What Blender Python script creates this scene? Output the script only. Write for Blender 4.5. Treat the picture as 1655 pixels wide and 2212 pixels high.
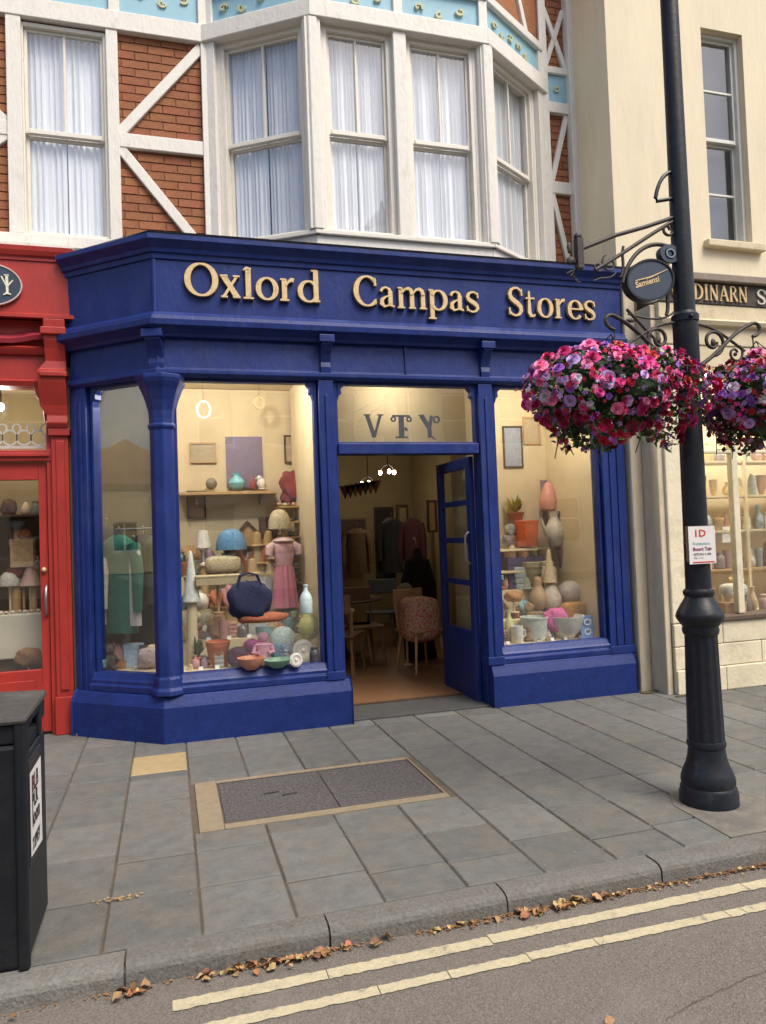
import bpy, bmesh, math, random
from mathutils import Vector, Matrix
random.seed(7)
rnd = random.random
def ru(a, b): return a + (b - a) * random.random()
R = math.radians
sc = bpy.context.scene
for o in list(bpy.data.objects): bpy.data.objects.remove(o)
col = sc.collection

# ------------------------------------------------------------------ camera, sky, sun, exposure
CR = ((0.9593, -0.0265, 0.2810), (-0.2798, 0.0403, 0.9592), (-0.0367, -0.9988, 0.0313))   # world axes seen by the lens
cam_r = Vector((CR[0][0], CR[1][0], CR[2][0])).normalized()
cam_f = Vector((CR[0][2], CR[1][2], CR[2][2])).normalized()
cam_u = cam_r.cross(cam_f).normalized()
cam_r = cam_f.cross(cam_u)
CAM = Vector((0, 0, 1.5))
cd = bpy.data.cameras.new('camera'); cam = bpy.data.objects.new('camera', cd); col.objects.link(cam)
cd.sensor_fit = 'HORIZONTAL'; cd.sensor_width = 36; cd.lens = 36 * 1590 / 1655; cd.clip_start = 0.05; cd.clip_end = 2000
m = Matrix.Identity(4)
for i in range(3): m[i][0] = cam_r[i]; m[i][1] = cam_u[i]; m[i][2] = -cam_f[i]; m[i][3] = CAM[i]
cam.matrix_world = m
sc.camera = cam

SUN_EL, SUN_AZ = 56.0, 150.0        # soft veiled sun from the street side, a little to the right
w = bpy.data.worlds.new('World'); sc.world = w; w.use_nodes = True
nt = w.node_tree; bg = nt.nodes['Background']
sky = nt.nodes.new('ShaderNodeTexSky'); sky.sky_type = 'NISHITA'; sky.sun_disc = False
sky.sun_elevation = R(SUN_EL); sky.sun_rotation = R(SUN_AZ); sky.dust_density = 4.0; sky.air_density = 1.0; sky.ozone_density = 1.0
nt.links.new(sky.outputs[0], bg.inputs[0]); bg.inputs[1].default_value = 0.10
sd = bpy.data.lights.new('sun', 'SUN'); sun = bpy.data.objects.new('sun', sd); col.objects.link(sun)
sd.energy = 1.5; sd.angle = R(28); sd.color = (1.0, 0.92, 0.80)
sdir = Vector((math.sin(R(SUN_AZ)) * math.cos(R(SUN_EL)), math.cos(R(SUN_AZ)) * math.cos(R(SUN_EL)), math.sin(R(SUN_EL))))
sun.rotation_euler = sdir.to_track_quat('Z', 'Y').to_euler(); sun.location = (0, 20, 30)
vs = sc.view_settings; vs.view_transform = 'Standard'; vs.look = 'None'; vs.gamma = 1.0; vs.use_curve_mapping = False
vs.exposure = 1.1
sc.render.engine = 'CYCLES'
cy = sc.cycles; cy.use_denoising = True; cy.max_bounces = 8; cy.diffuse_bounces = 5; cy.glossy_bounces = 4
cy.transmission_bounces = 6; cy.transparent_max_bounces = 12; cy.caustics_reflective = False; cy.caustics_refractive = False
cy.sample_clamp_indirect = 6.0
try: cy.denoiser = 'OPENIMAGEDENOISE'; cy.denoising_input_passes = 'RGB_ALBEDO_NORMAL'
except Exception: pass

# ------------------------------------------------------------------ materials
MATS = {}
def mat(name, color, rough=0.6, var=0.12, scale=6.0, bump=0.0, bscale=60.0, metal=0.0, rand=0.0, dirt=None, dscale=2.5, damt=0.35,
        emit=0.0, spec=0.5, trans=0.0, stretch=(1, 1, 1), dlo=0.52, dhi=0.72):
    if name in MATS: return MATS[name]
    M = bpy.data.materials.new(name); M.use_nodes = True
    n = M.node_tree.nodes; L = M.node_tree.links; p = n['Principled BSDF']
    tc = n.new('ShaderNodeTexCoord'); mp = n.new('ShaderNodeMapping'); mp.inputs['Scale'].default_value = stretch
    L.new(tc.outputs['Object'], mp.inputs[0])
    nz = n.new('ShaderNodeTexNoise'); nz.inputs['Scale'].default_value = scale; nz.inputs['Detail'].default_value = 6; nz.inputs['Roughness'].default_value = 0.65
    L.new(mp.outputs[0], nz.inputs['Vector'])
    hsv = n.new('ShaderNodeHueSaturation'); hsv.inputs['Color'].default_value = (*color, 1)
    mr = n.new('ShaderNodeMapRange'); mr.inputs[1].default_value = 0.25; mr.inputs[2].default_value = 0.75
    mr.inputs[3].default_value = 1 - var; mr.inputs[4].default_value = 1 + var
    L.new(nz.outputs['Fac'], mr.inputs[0])
    val = mr.outputs[0]
    if rand:
        oi = n.new('ShaderNodeObjectInfo'); m2 = n.new('ShaderNodeMapRange'); m2.inputs[3].default_value = 1 - rand; m2.inputs[4].default_value = 1 + rand
        L.new(oi.outputs['Random'], m2.inputs[0]); mu = n.new('ShaderNodeMath'); mu.operation = 'MULTIPLY'
        L.new(val, mu.inputs[0]); L.new(m2.outputs[0], mu.inputs[1]); val = mu.outputs[0]
        wn = n.new('ShaderNodeTexWhiteNoise'); wn.noise_dimensions = '1D'; L.new(oi.outputs['Random'], wn.inputs['W'])
        m3 = n.new('ShaderNodeMapRange'); m3.inputs[3].default_value = 0.5 - rand * 0.07; m3.inputs[4].default_value = 0.5 + rand * 0.07
        L.new(wn.outputs['Value'], m3.inputs[0]); L.new(m3.outputs[0], hsv.inputs['Hue'])
    L.new(val, hsv.inputs['Value'])
    out = hsv.outputs[0]
    if dirt:
        nd = n.new('ShaderNodeTexNoise'); nd.inputs['Scale'].default_value = dscale; nd.inputs['Detail'].default_value = 9; nd.inputs['Roughness'].default_value = 0.7
        L.new(mp.outputs[0], nd.inputs['Vector'])
        rp = n.new('ShaderNodeMapRange'); rp.inputs[1].default_value = dlo; rp.inputs[2].default_value = dhi; rp.inputs[3].default_value = 0; rp.inputs[4].default_value = damt
        L.new(nd.outputs['Fac'], rp.inputs[0])
        mx = n.new('ShaderNodeMix'); mx.data_type = 'RGBA'; mx.inputs[7].default_value = (*dirt, 1)
        L.new(rp.outputs[0], mx.inputs[0]); L.new(out, mx.inputs[6]); out = mx.outputs[2]
    L.new(out, p.inputs['Base Color'])
    p.inputs['Roughness'].default_value = rough; p.inputs['Metallic'].default_value = metal; p.inputs['Specular IOR Level'].default_value = spec
    if trans: p.inputs['Transmission Weight'].default_value = trans
    if emit: p.inputs['Emission Color'].default_value = (*color, 1); p.inputs['Emission Strength'].default_value = emit
    if bump:
        nb = n.new('ShaderNodeTexNoise'); nb.inputs['Scale'].default_value = bscale; nb.inputs['Detail'].default_value = 5
        L.new(mp.outputs[0], nb.inputs['Vector'])
        b = n.new('ShaderNodeBump'); b.inputs['Strength'].default_value = bump; b.inputs['Distance'].default_value = 0.01
        L.new(nb.outputs['Fac'], b.inputs['Height']); L.new(b.outputs[0], p.inputs['Normal'])
    MATS[name] = M
    return M
def glass_mat(name, ior=1.5, tint=(0.97, 0.98, 0.97)):
    M = bpy.data.materials.new(name); M.use_nodes = True
    n = M.node_tree.nodes; L = M.node_tree.links; n.remove(n['Principled BSDF'])
    t = n.new('ShaderNodeBsdfTransparent'); t.inputs[0].default_value = (*tint, 1)
    g = n.new('ShaderNodeBsdfGlossy'); g.inputs['Roughness'].default_value = 0.004; g.inputs[0].default_value = (1, 1, 1, 1)
    tc = n.new('ShaderNodeTexCoord'); nz = n.new('ShaderNodeTexNoise'); nz.inputs['Scale'].default_value = 1.6; nz.inputs['Detail'].default_value = 1
    L.new(tc.outputs['Object'], nz.inputs['Vector'])
    b = n.new('ShaderNodeBump'); b.inputs['Strength'].default_value = 0.10; b.inputs['Distance'].default_value = 0.02; L.new(nz.outputs['Fac'], b.inputs['Height'])
    L.new(b.outputs[0], g.inputs['Normal'])
    lw = n.new('ShaderNodeLayerWeight'); lw.inputs[0].default_value = 0.5      # Schlick reflectance, the same from both sides
    pw = n.new('ShaderNodeMath'); pw.operation = 'POWER'; pw.inputs[1].default_value = 5; L.new(lw.outputs['Facing'], pw.inputs[0])
    f0 = ((ior - 1) / (ior + 1)) ** 2
    f = n.new('ShaderNodeMapRange'); f.inputs[3].default_value = f0; f.inputs[4].default_value = 1.0; L.new(pw.outputs[0], f.inputs[0])
    mx = n.new('ShaderNodeMixShader'); L.new(f.outputs[0], mx.inputs[0]); L.new(t.outputs[0], mx.inputs[1]); L.new(g.outputs[0], mx.inputs[2])
    L.new(mx.outputs[0], n['Material Output'].inputs[0])
    MATS[name] = M
    return M
BLUE = mat('blue_paint', (0.0085, 0.0255, 0.152), 0.44, 0.28, 7, 0.28, 40, dirt=(0.05, 0.066, 0.19), dscale=6, damt=0.5, dlo=.5, dhi=.75, stretch=(1, 1, 0.45), spec=0.35)
BLUEP = mat('blue_paint_plinth', (0.0070, 0.0225, 0.135), 0.55, 0.3, 8, 0.30, 30, dirt=(0.16, 0.20, 0.30), dscale=26, damt=0.55, dlo=0.64, dhi=0.74, spec=0.3)
RED = mat('red_paint', (0.35, 0.027, 0.020), 0.45, 0.18, 5, 0.14, 45, dirt=(0.20, 0.018, 0.02), dscale=6, damt=0.5, stretch=(1, 1, 0.5))
WHITE = mat('white_paint', (0.70, 0.68, 0.63), 0.6, 0.08, 9, 0.35, 38, dirt=(0.30, 0.26, 0.21), dscale=9, damt=0.6, dlo=0.54, dhi=0.80, stretch=(1, 1, .5))
SASH = mat('sash_paint', (0.70, 0.67, 0.60), 0.5, 0.07, 9, 0.14, 50, dirt=(0.34, 0.29, 0.22), dscale=9, damt=0.55, dlo=0.56, dhi=0.78)
BRICK = mat('brick_clay', (0.30, 0.116, 0.055), 0.9, 0.25, 30, 0.6, 90, rand=0.12, dirt=(0.10, 0.035, 0.022), dscale=22, damt=0.5)
MORTAR = mat('mortar', (0.215, 0.085, 0.046), 0.95, 0.2, 20, 0.4, 90)
SKYB = mat('pale_blue_panel', (0.26, 0.47, 0.57), 0.6, 0.08, 6, 0.08, 60, dirt=(0.34, 0.45, 0.48), dscale=6, damt=0.4)
ORN = mat('ornament_plaster', (0.46, 0.47, 0.30), 0.6, 0.15, 20)
CREAM = mat('cream_render', (0.70, 0.62, 0.455), 0.85, 0.07, 3.5, 0.35, 24, dirt=(0.46, 0.38, 0.26), dscale=3.2, damt=0.5, stretch=(1, 1, .22), dlo=0.55, dhi=0.8)
CREAMD = mat('cream_render_weathered', (0.60, 0.52, 0.36), 0.85, 0.10, 6, 0.3, 35, dirt=(0.30, 0.22, 0.13), dscale=4, damt=0.5)
STONEW = mat('painted_stone', (0.66, 0.60, 0.44), 0.8, 0.10, 7, 0.4, 28, dirt=(0.36, 0.29, 0.18), dscale=4, damt=0.55, rand=0.06)
CONC = mat('old_concrete', (0.58, 0.51, 0.38), 0.9, 0.2, 5, 0.5, 25, dirt=(0.27, 0.225, 0.16), dscale=5, damt=0.65, stretch=(1, 1, 0.35))
LEAD = mat('lead_flashing', (0.05, 0.052, 0.075), 0.6, 0.25, 8, 0.2, 30)
GOLD = mat('gilt', (0.62, 0.46, 0.25), 0.45, 0.15, 25, 0.15, 60, metal=0.2, dirt=(0.25, 0.16, 0.07), dscale=16, damt=0.7)
IRON = mat('black_iron_paint', (0.011, 0.014, 0.021), 0.42, 0.3, 12, 0.16, 40, dirt=(0.045, 0.042, 0.040), dscale=14, damt=0.7, dlo=.56, dhi=.7, spec=0.35)
IRONR = mat('weathered_iron', (0.032, 0.024, 0.021), 0.6, 0.35, 30, 0.3, 60)
BINM = mat('bin_paint', (0.008, 0.010, 0.014), 0.5, 0.3, 10, 0.12, 50, dirt=(0.025, 0.025, 0.025), dscale=6, damt=0.6, spec=0.3)
BINT = mat('bin_top', (0.050, 0.048, 0.046), 0.75, 0.3, 14, 0.3, 40, dirt=(0.13, 0.12, 0.11), dscale=8, damt=0.6)
SLAB = mat('paving_stone', (0.112, 0.115, 0.111), 0.82, 0.26, 11, 0.6, 42, rand=0.16, dirt=(0.165, 0.14, 0.108), dscale=5, damt=0.6, dlo=.46, dhi=.72)
SLABY = mat('yellow_paving', (0.34, 0.262, 0.135), 0.8, 0.15, 14, 0.35, 60, dirt=(0.22, 0.17, 0.09), dscale=8, damt=0.4)
JOINT = mat('joint_dirt', (0.095, 0.075, 0.053), 0.95, 0.3, 30, 0.5, 90)
KERB = mat('kerb_granite', (0.142, 0.139, 0.129), 0.85, 0.35, 60, 0.6, 80, rand=0.12, dirt=(0.085, 0.072, 0.055), dscale=7, damt=0.6)
TARMAC = mat('asphalt', (0.158, 0.140, 0.122), 0.9, 0.55, 120, 0.9, 130, dirt=(0.22, 0.195, 0.17), dscale=2.2, damt=0.5)
YELLOW = mat('yellow_line_paint', (0.46, 0.41, 0.275), 0.85, 0.2, 40, 0.5, 120, dirt=(0.17, 0.145, 0.12), dscale=20, damt=0.85, dlo=0.55, dhi=0.68)
COVER = mat('cover_infill', (0.072, 0.067, 0.069), 0.85, 0.9, 60, 1.0, 70, dirt=(0.17, 0.155, 0.15), dscale=55, damt=0.8)
SURR = mat('cover_surround', (0.235, 0.19, 0.125), 0.85, 0.18, 20, 0.4, 60, dirt=(0.16, 0.14, 0.12), dscale=8, damt=0.5)
GLASS = glass_mat('shop_glass', 1.8)
GLASSU = glass_mat('sash_glass', 1.75, (0.98, 0.985, 0.99))
CURT = mat('net_curtain', (0.84, 0.865, 0.90), 0.9, 0.08, 5, 0.1, 60, rand=0.06, stretch=(5, 5, 0.10))
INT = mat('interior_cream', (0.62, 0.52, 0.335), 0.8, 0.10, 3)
INTD = mat('interior_cream_shaded', (0.36, 0.29, 0.16), 0.85, 0.15, 3)  # cream walls darkened, the room's dimness put into the colour
WOODF = mat('wood_floor', (0.17, 0.085, 0.040), 0.5, 0.25, 9, 0.1, 30, stretch=(8, 0.6, 1))
WOODL = mat('light_wood', (0.42, 0.27, 0.13), 0.5, 0.18, 10, stretch=(6, 6, 0.7))
WOODD = mat('dark_wood', (0.07, 0.04, 0.025), 0.5, 0.25, 10)
TILE = mat('entrance_tile', (0.055, 0.058, 0.060), 0.6, 0.25, 10, 0.2, 50, dirt=(0.11, 0.10, 0.08), dscale=6, damt=0.4)
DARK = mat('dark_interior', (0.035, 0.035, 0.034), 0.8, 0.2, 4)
PAPER = mat('white_paper', (0.72, 0.71, 0.70), 0.6, 0.04, 10)
INK = mat('black_ink', (0.02, 0.018, 0.02), 0.6, 0.1, 10)
INKR = mat('red_ink', (0.50, 0.05, 0.06), 0.6, 0.1, 10)
INKT = mat('teal_ink', (0.20, 0.42, 0.48), 0.6, 0.1, 10)
GREYI = mat('grey_ink', (0.16, 0.15, 0.17), 0.6, 0.1, 10)
NAVY = mat('navy_sign', (0.030, 0.048, 0.080), 0.45, 0.15, 8)
METAL = mat('steel', (0.35, 0.34, 0.33), 0.35, 0.15, 20, metal=0.9)
BULB = mat('lit_bulb', (1.0, 0.82, 0.55), 0.5, 0.0, 1, emit=14.0)
ROOF = mat('roof_slate', (0.10, 0.10, 0.11), 0.8, 0.2, 10, 0.3, 20)
_cm = {}
def cmat(c, rough=0.65, var=0.12, bump=0.0):
    k = (tuple(round(x, 3) for x in c), rough, bump)
    if k not in _cm: _cm[k] = mat('colour_%d' % len(_cm), c, rough, max(var, .22), 24, max(bump, .25), 60, dirt=tuple(x * .45 + .02 for x in c), dscale=30, damt=.55)
    return _cm[k]

_pm = {}
def pmat(c1, c2, kind, scale):     # printed or woven cloth in two colours
    k = (c1, c2, kind, scale)
    if k in _pm: return _pm[k]
    M = bpy.data.materials.new('cloth_print_%d' % len(_pm)); M.use_nodes = True; n = M.node_tree.nodes; L = M.node_tree.links; pb_ = n['Principled BSDF']
    tc = n.new('ShaderNodeTexCoord'); rp = n.new('ShaderNodeValToRGB'); rp.color_ramp.elements[0].color = (*c1, 1); rp.color_ramp.elements[1].color = (*c2, 1)
    if kind == 'dots': t = n.new('ShaderNodeTexVoronoi'); t.inputs['Scale'].default_value = scale; o = t.outputs['Distance']; a, b = .30, .36
    elif kind == 'fur': t = n.new('ShaderNodeTexNoise'); t.inputs['Scale'].default_value = scale * 1.5; t.inputs['Detail'].default_value = 6; o = t.outputs['Fac']; a, b = .35, .65
    else: t = n.new('ShaderNodeTexWave'); t.inputs['Scale'].default_value = scale * .5; t.inputs['Distortion'].default_value = 2.5; t.bands_direction = 'DIAGONAL'; o = t.outputs['Fac']; a, b = .42, .58
    rp.color_ramp.elements[0].position = a; rp.color_ramp.elements[1].position = b
    L.new(tc.outputs['Object'], t.inputs['Vector']); L.new(o, rp.inputs[0]); L.new(rp.outputs[0], pb_.inputs['Base Color']); pb_.inputs['Roughness'].default_value = .9
    nz = n.new('ShaderNodeTexNoise'); nz.inputs['Scale'].default_value = 45; nz.inputs['Detail'].default_value = 4; bp = n.new('ShaderNodeBump'); bp.inputs['Strength'].default_value = .5; bp.inputs['Distance'].default_value = .01
    L.new(tc.outputs['Object'], nz.inputs['Vector']); L.new(nz.outputs['Fac'], bp.inputs['Height']); L.new(bp.outputs[0], pb_.inputs['Normal'])
    _pm[k] = M; return M

# ------------------------------------------------------------------ mesh helpers
class Frame:                       # plan frame: u along A->B, d into the building, z up
    def __init__(s, A, B):
        s.A = Vector((A[0], A[1], 0)); d = Vector((B[0] - A[0], B[1] - A[1], 0)); s.len = d.length
        s.u = d.normalized(); s.d = Vector((-s.u.y, s.u.x, 0))
    def __call__(s, u, d, z): return s.A + s.u * u + s.d * d + Vector((0, 0, z))
WORLD = Frame((0, 0), (1, 0))
class MB:
    def __init__(s, fr=WORLD): s.v = []; s.f = []; s.fr = fr; s.sm = []
    def add(s, vs, fs, smooth=False):
        k = len(s.v); s.v += [Vector(p) for p in vs]; s.f += [[i + k for i in q] for q in fs]; s.sm += [smooth] * len(fs); return s
    def box(s, a0, a1, b0, b1, c0, c1):
        P = [s.fr(x, y, z) for z in (c0, c1) for y in (b0, b1) for x in (a0, a1)]
        return s.add(P, [(0, 2, 3, 1), (4, 5, 7, 6), (0, 1, 5, 4), (1, 3, 7, 5), (3, 2, 6, 7), (2, 0, 4, 6)])
    def prism(s, poly, d0, d1):    # polygon in the (u, z) plane, counter-clockwise seen from the street, pushed from d0 to d1
        n = len(poly)
        P = [s.fr(u, d0, z) for u, z in poly] + [s.fr(u, d1, z) for u, z in poly]
        return s.add(P, [tuple(range(n)), tuple(range(2 * n - 1, n - 1, -1))] + [((i + 1) % n, i, n + i, n + (i + 1) % n) for i in range(n)])
    def slab(s, poly, z0, z1):     # polygon in plan (ccw from above), pushed up
        n = len(poly)
        P = [s.fr(x, y, z1) for x, y in poly] + [s.fr(x, y, z0) for x, y in poly]
        return s.add(P, [tuple(range(n)), tuple(range(2 * n - 1, n - 1, -1))] + [((i + 1) % n, i, n + i, n + (i + 1) % n) for i in range(n)])
    def bar(s, p0, p1, wid, d0, d1):   # straight timber between two (u, z) points
        a = Vector(p0); b = Vector(p1); t = (b - a).normalized(); q = Vector((-t.y, t.x)) * wid / 2
        return s.prism([tuple(a - q), tuple(b - q), tuple(b + q), tuple(a + q)], d0, d1)
    def sweep(s, path, prof):      # prof: closed list of (outward, z); path in plan left to right
        n = len(path); k = len(prof); P = []
        for i, p in enumerate(path):
            p = Vector(p); ds = []
            if i > 0: ds.append((p - Vector(path[i - 1])).normalized())
            if i < n - 1: ds.append((Vector(path[i + 1]) - p).normalized())
            nr = [Vector((d.y, -d.x)) for d in ds]; mv = sum(nr, Vector((0, 0))); mv = mv / mv.length
            mv = mv / max(0.3, mv.dot(nr[0]))
            for o, z in prof: q = p + mv * o; P.append((q.x, q.y, z))
        F = []
        for i in range(n - 1):
            for j in range(k): F.append((i * k + j, (i + 1) * k + j, (i + 1) * k + (j + 1) % k, i * k + (j + 1) % k))
        F.append(tuple(range(k - 1, -1, -1))); F.append(tuple(range((n - 1) * k, n * k)))
        return s.add(P, F)
    def lathe(s, c, prof, n=24, sx=1.0, sy=1.0, rot=0.0, wob=0.0, smooth=True, flute=0, fd=0.0):
        P = []; F = []; k = len(prof); c = Vector(c)
        for r, z in prof:
            for i in range(n):
                a = 2 * math.pi * i / n + rot; rr = r * (1 + wob * math.sin(3 * a + z * 9))
                if flute: rr -= fd * (0.5 + 0.5 * math.cos(flute * a))
                P.append(c + Vector((rr * math.cos(a) * sx, rr * math.sin(a) * sy, z)))
        for j in range(k - 1):
            for i in range(n): F.append((j * n + i, j * n + (i + 1) % n, (j + 1) * n + (i + 1) % n, (j + 1) * n + i))
        F.append(tuple(range(n - 1, -1, -1))); F.append(tuple(range((k - 1) * n, k * n)))
        return s.add(P, F, smooth)
    def tube(s, pts, r, n=8, smooth=True):
        pts = [Vector(p) for p in pts]; k = len(pts); P = []; F = []
        rs = r if isinstance(r, (list, tuple)) else [r] * k
        up = None
        for i, p in enumerate(pts):
            t = (pts[min(i + 1, k - 1)] - pts[max(i - 1, 0)]).normalized()
            if up is None: up = Vector((0, 0, 1)) if abs(t.z) < 0.9 else Vector((1, 0, 0))
            x = t.cross(up).normalized(); y = x.cross(t).normalized(); up = y
            for j in range(n):
                a = 2 * math.pi * j / n; P.append(p + (x * math.cos(a) + y * math.sin(a)) * rs[i])
        for i in range(k - 1):
            for j in range(n): F.append((i * n + j, i * n + (j + 1) % n, (i + 1) * n + (j + 1) % n, (i + 1) * n + j))
        F.append(tuple(range(n))[::-1]); F.append(tuple(range((k - 1) * n, k * n)))
        return s.add(P, F, smooth)
    def ball(s, c, rx, ry, rz, n=16, m=10, e=1.0, wob=0.0, ph=0.0):   # superellipsoid, e<1 boxier
        c = Vector(c); P = []; F = []
        pw = lambda x: math.copysign(abs(x) ** e, x)
        for j in range(m + 1):
            b = -math.pi / 2 + math.pi * j / m; b = max(-1.55, min(1.55, b))
            for i in range(n):
                a = 2 * math.pi * i / n
                q = 1 + wob * (math.sin(3 * a + ph + 4 * b) * 0.5 + math.sin(5 * a - 3 * b + 2 * ph) * 0.35 + math.sin(9 * a + 7 * b + ph) * 0.2)
                P.append(c + Vector((rx * pw(math.cos(b)) * pw(math.cos(a)) * q, ry * pw(math.cos(b)) * pw(math.sin(a)) * q, rz * pw(math.sin(b)) * (0.5 + 0.5 * q))))
        for j in range(m):
            for i in range(n): F.append((j * n + i, j * n + (i + 1) % n, (j + 1) * n + (i + 1) % n, (j + 1) * n + i))
        F.append(tuple(range(n))[::-1]); F.append(tuple(range(m * n, (m + 1) * n)))
        return s.add(P, F, True)
    def ribbon(s, pts, ws, d0, d1, closed=False):  # flat stroke in (u, z) with width, extruded d0 (street) .. d1
        pts = [Vector(p) for p in pts]; n = len(pts)
        if not isinstance(ws, (list, tuple)): ws = [ws] * n
        Lp = []; Rp = []
        for i, p in enumerate(pts):
            a = pts[(i - 1) % n] if (closed or i > 0) else p; b = pts[(i + 1) % n] if (closed or i < n - 1) else p
            t = (b - a).normalized(); q = Vector((-t.y, t.x)) * ws[i] / 2
            Lp.append(p + q); Rp.append(p - q)
        P = [s.fr(p.x, d0, p.y) for p in Lp] + [s.fr(p.x, d0, p.y) for p in Rp] + [s.fr(p.x, d1, p.y) for p in Lp] + [s.fr(p.x, d1, p.y) for p in Rp]
        F = []
        for i in range(n if closed else n - 1):
            j = (i + 1) % n
            F += [(i, n + i, n + j, j), (2 * n + j, 3 * n + j, 3 * n + i, 2 * n + i), (j, 2 * n + j, 2 * n + i, i), (n + i, 3 * n + i, 3 * n + j, n + j)]
        if not closed: F += [(0, 2 * n, 3 * n, n), (n - 1, 2 * n - 1, 4 * n - 1, 3 * n - 1)]
        return s.add(P, F)
    def holes(s, u0, u1, z0, z1, hs, d0, d1):      # wall panel with rectangular openings (u0,u1,z0,z1)
        us = sorted({u0, u1, *[h[0] for h in hs], *[h[1] for h in hs]}); us = [x for x in us if u0 <= x <= u1]
        zs = sorted({z0, z1, *[h[2] for h in hs], *[h[3] for h in hs]}); zs = [x for x in zs if z0 <= x <= z1]
        inn = lambda x, z: any(h[0] < x < h[1] and h[2] < z < h[3] for h in hs)
        for i in range(len(us) - 1):
            j = 0
            while j < len(zs) - 1:
                if inn((us[i] + us[i + 1]) / 2, (zs[j] + zs[j + 1]) / 2): j += 1; continue
                k = j
                while k + 1 < len(zs) - 1 and not inn((us[i] + us[i + 1]) / 2, (zs[k + 1] + zs[k + 2]) / 2): k += 1
                s.box(us[i], us[i + 1], d0, d1, zs[j], zs[k + 1]); j = k + 1
        return s
ORG = {}
def link(o, parent=None, org=(0, 0, 0)):
    col.objects.link(o)
    if parent is not None: o.parent = parent
    ORG[o] = Vector(org); return o
def tag(o, label, cat=None, group=None, kind=None):
    if label: o['label'] = label
    if cat: o['category'] = cat
    if group: o['group'] = group
    if kind: o['kind'] = kind
    return o
def thing(name, loc, label, cat, group=None):
    o = bpy.data.objects.new(name, None); o.empty_display_size = 0.1; o.location = loc
    link(o, None, loc); return tag(o, label, cat, group)
def mesh(name, mb, org):
    me = bpy.data.meshes.new(name); me.from_pydata([v - org for v in mb.v], [], mb.f)
    if any(mb.sm):
        me.polygons.foreach_set('use_smooth', mb.sm)
        try: me.set_sharp_from_angle(angle=R(42))
        except Exception: pass
    me.update(); return me
def part(name, mb, M, parent, bevel=0.0, label=None, kind=None):
    org = ORG[parent] if parent is not None else Vector((0, 0, 0))
    me = mesh(name, mb, org); me.materials.append(M)
    o = bpy.data.objects.new(name, me); link(o, parent, org)
    if bevel:
        b = o.modifiers.new('bevel', 'BEVEL'); b.width = bevel; b.segments = 2; b.limit_method = 'ANGLE'; b.angle_limit = R(40)
    if label: o['label'] = label
    if kind: o['kind'] = kind
    return o
def solo(name, mb, M, label, cat, group=None, bevel=0.0, kind=None):      # a thing that is one mesh, origin at its base
    c = sum(mb.v, Vector((0, 0, 0))) / len(mb.v); c.z = min(v.z for v in mb.v)
    me = mesh(name, mb, c); me.materials.append(M)
    o = bpy.data.objects.new(name, me); o.location = c; link(o, None, c)
    if bevel:
        b = o.modifiers.new('bevel', 'BEVEL'); b.width = bevel; b.segments = 2; b.limit_method = 'ANGLE'; b.angle_limit = R(40)
    return tag(o, label, cat, group, kind)
def struct(name, mb, M, bevel=0.0):
    o = part(name, mb, M, None, bevel); o['kind'] = 'structure'; return o
def at(px, py, Y):                 # measured point of the photograph carried to its real depth Y
    d = cam_r * ((px - 827.5) / 1590) - cam_u * ((py - 1106) / 1590) + cam_f
    return CAM + d * (Y / d.y)
def mpp(p): return (Vector(p) - CAM).dot(cam_f) / 1590      # metres per photo pixel there
# ------------------------------------------------------------------ ground, road, pavement
KH = 0.078                          # kerb height
mb = MB().box(-400, 400, -400, 400, -0.6, -0.5); struct('ground', mb, mat('far_ground', (0.16, 0.15, 0.13), 0.95, 0.2, 0.2))
mb = MB().box(-60, 60, -7.6, 2.94, -0.4, -KH); road = struct('road', mb, TARMAC)
mb = MB().box(-60, 60, 2.88, 13, -0.35, -0.009); pav = struct('pavement', mb, JOINT)
mb = MB().box(-60, 60, -12, -7.7, -0.4, 0.0); struct('far_pavement', mb, SLAB)
mb = MB().box(-60, 60, -7.75, -7.6, -0.4, 0.01); struct('far_kerb', mb, KERB)
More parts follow.
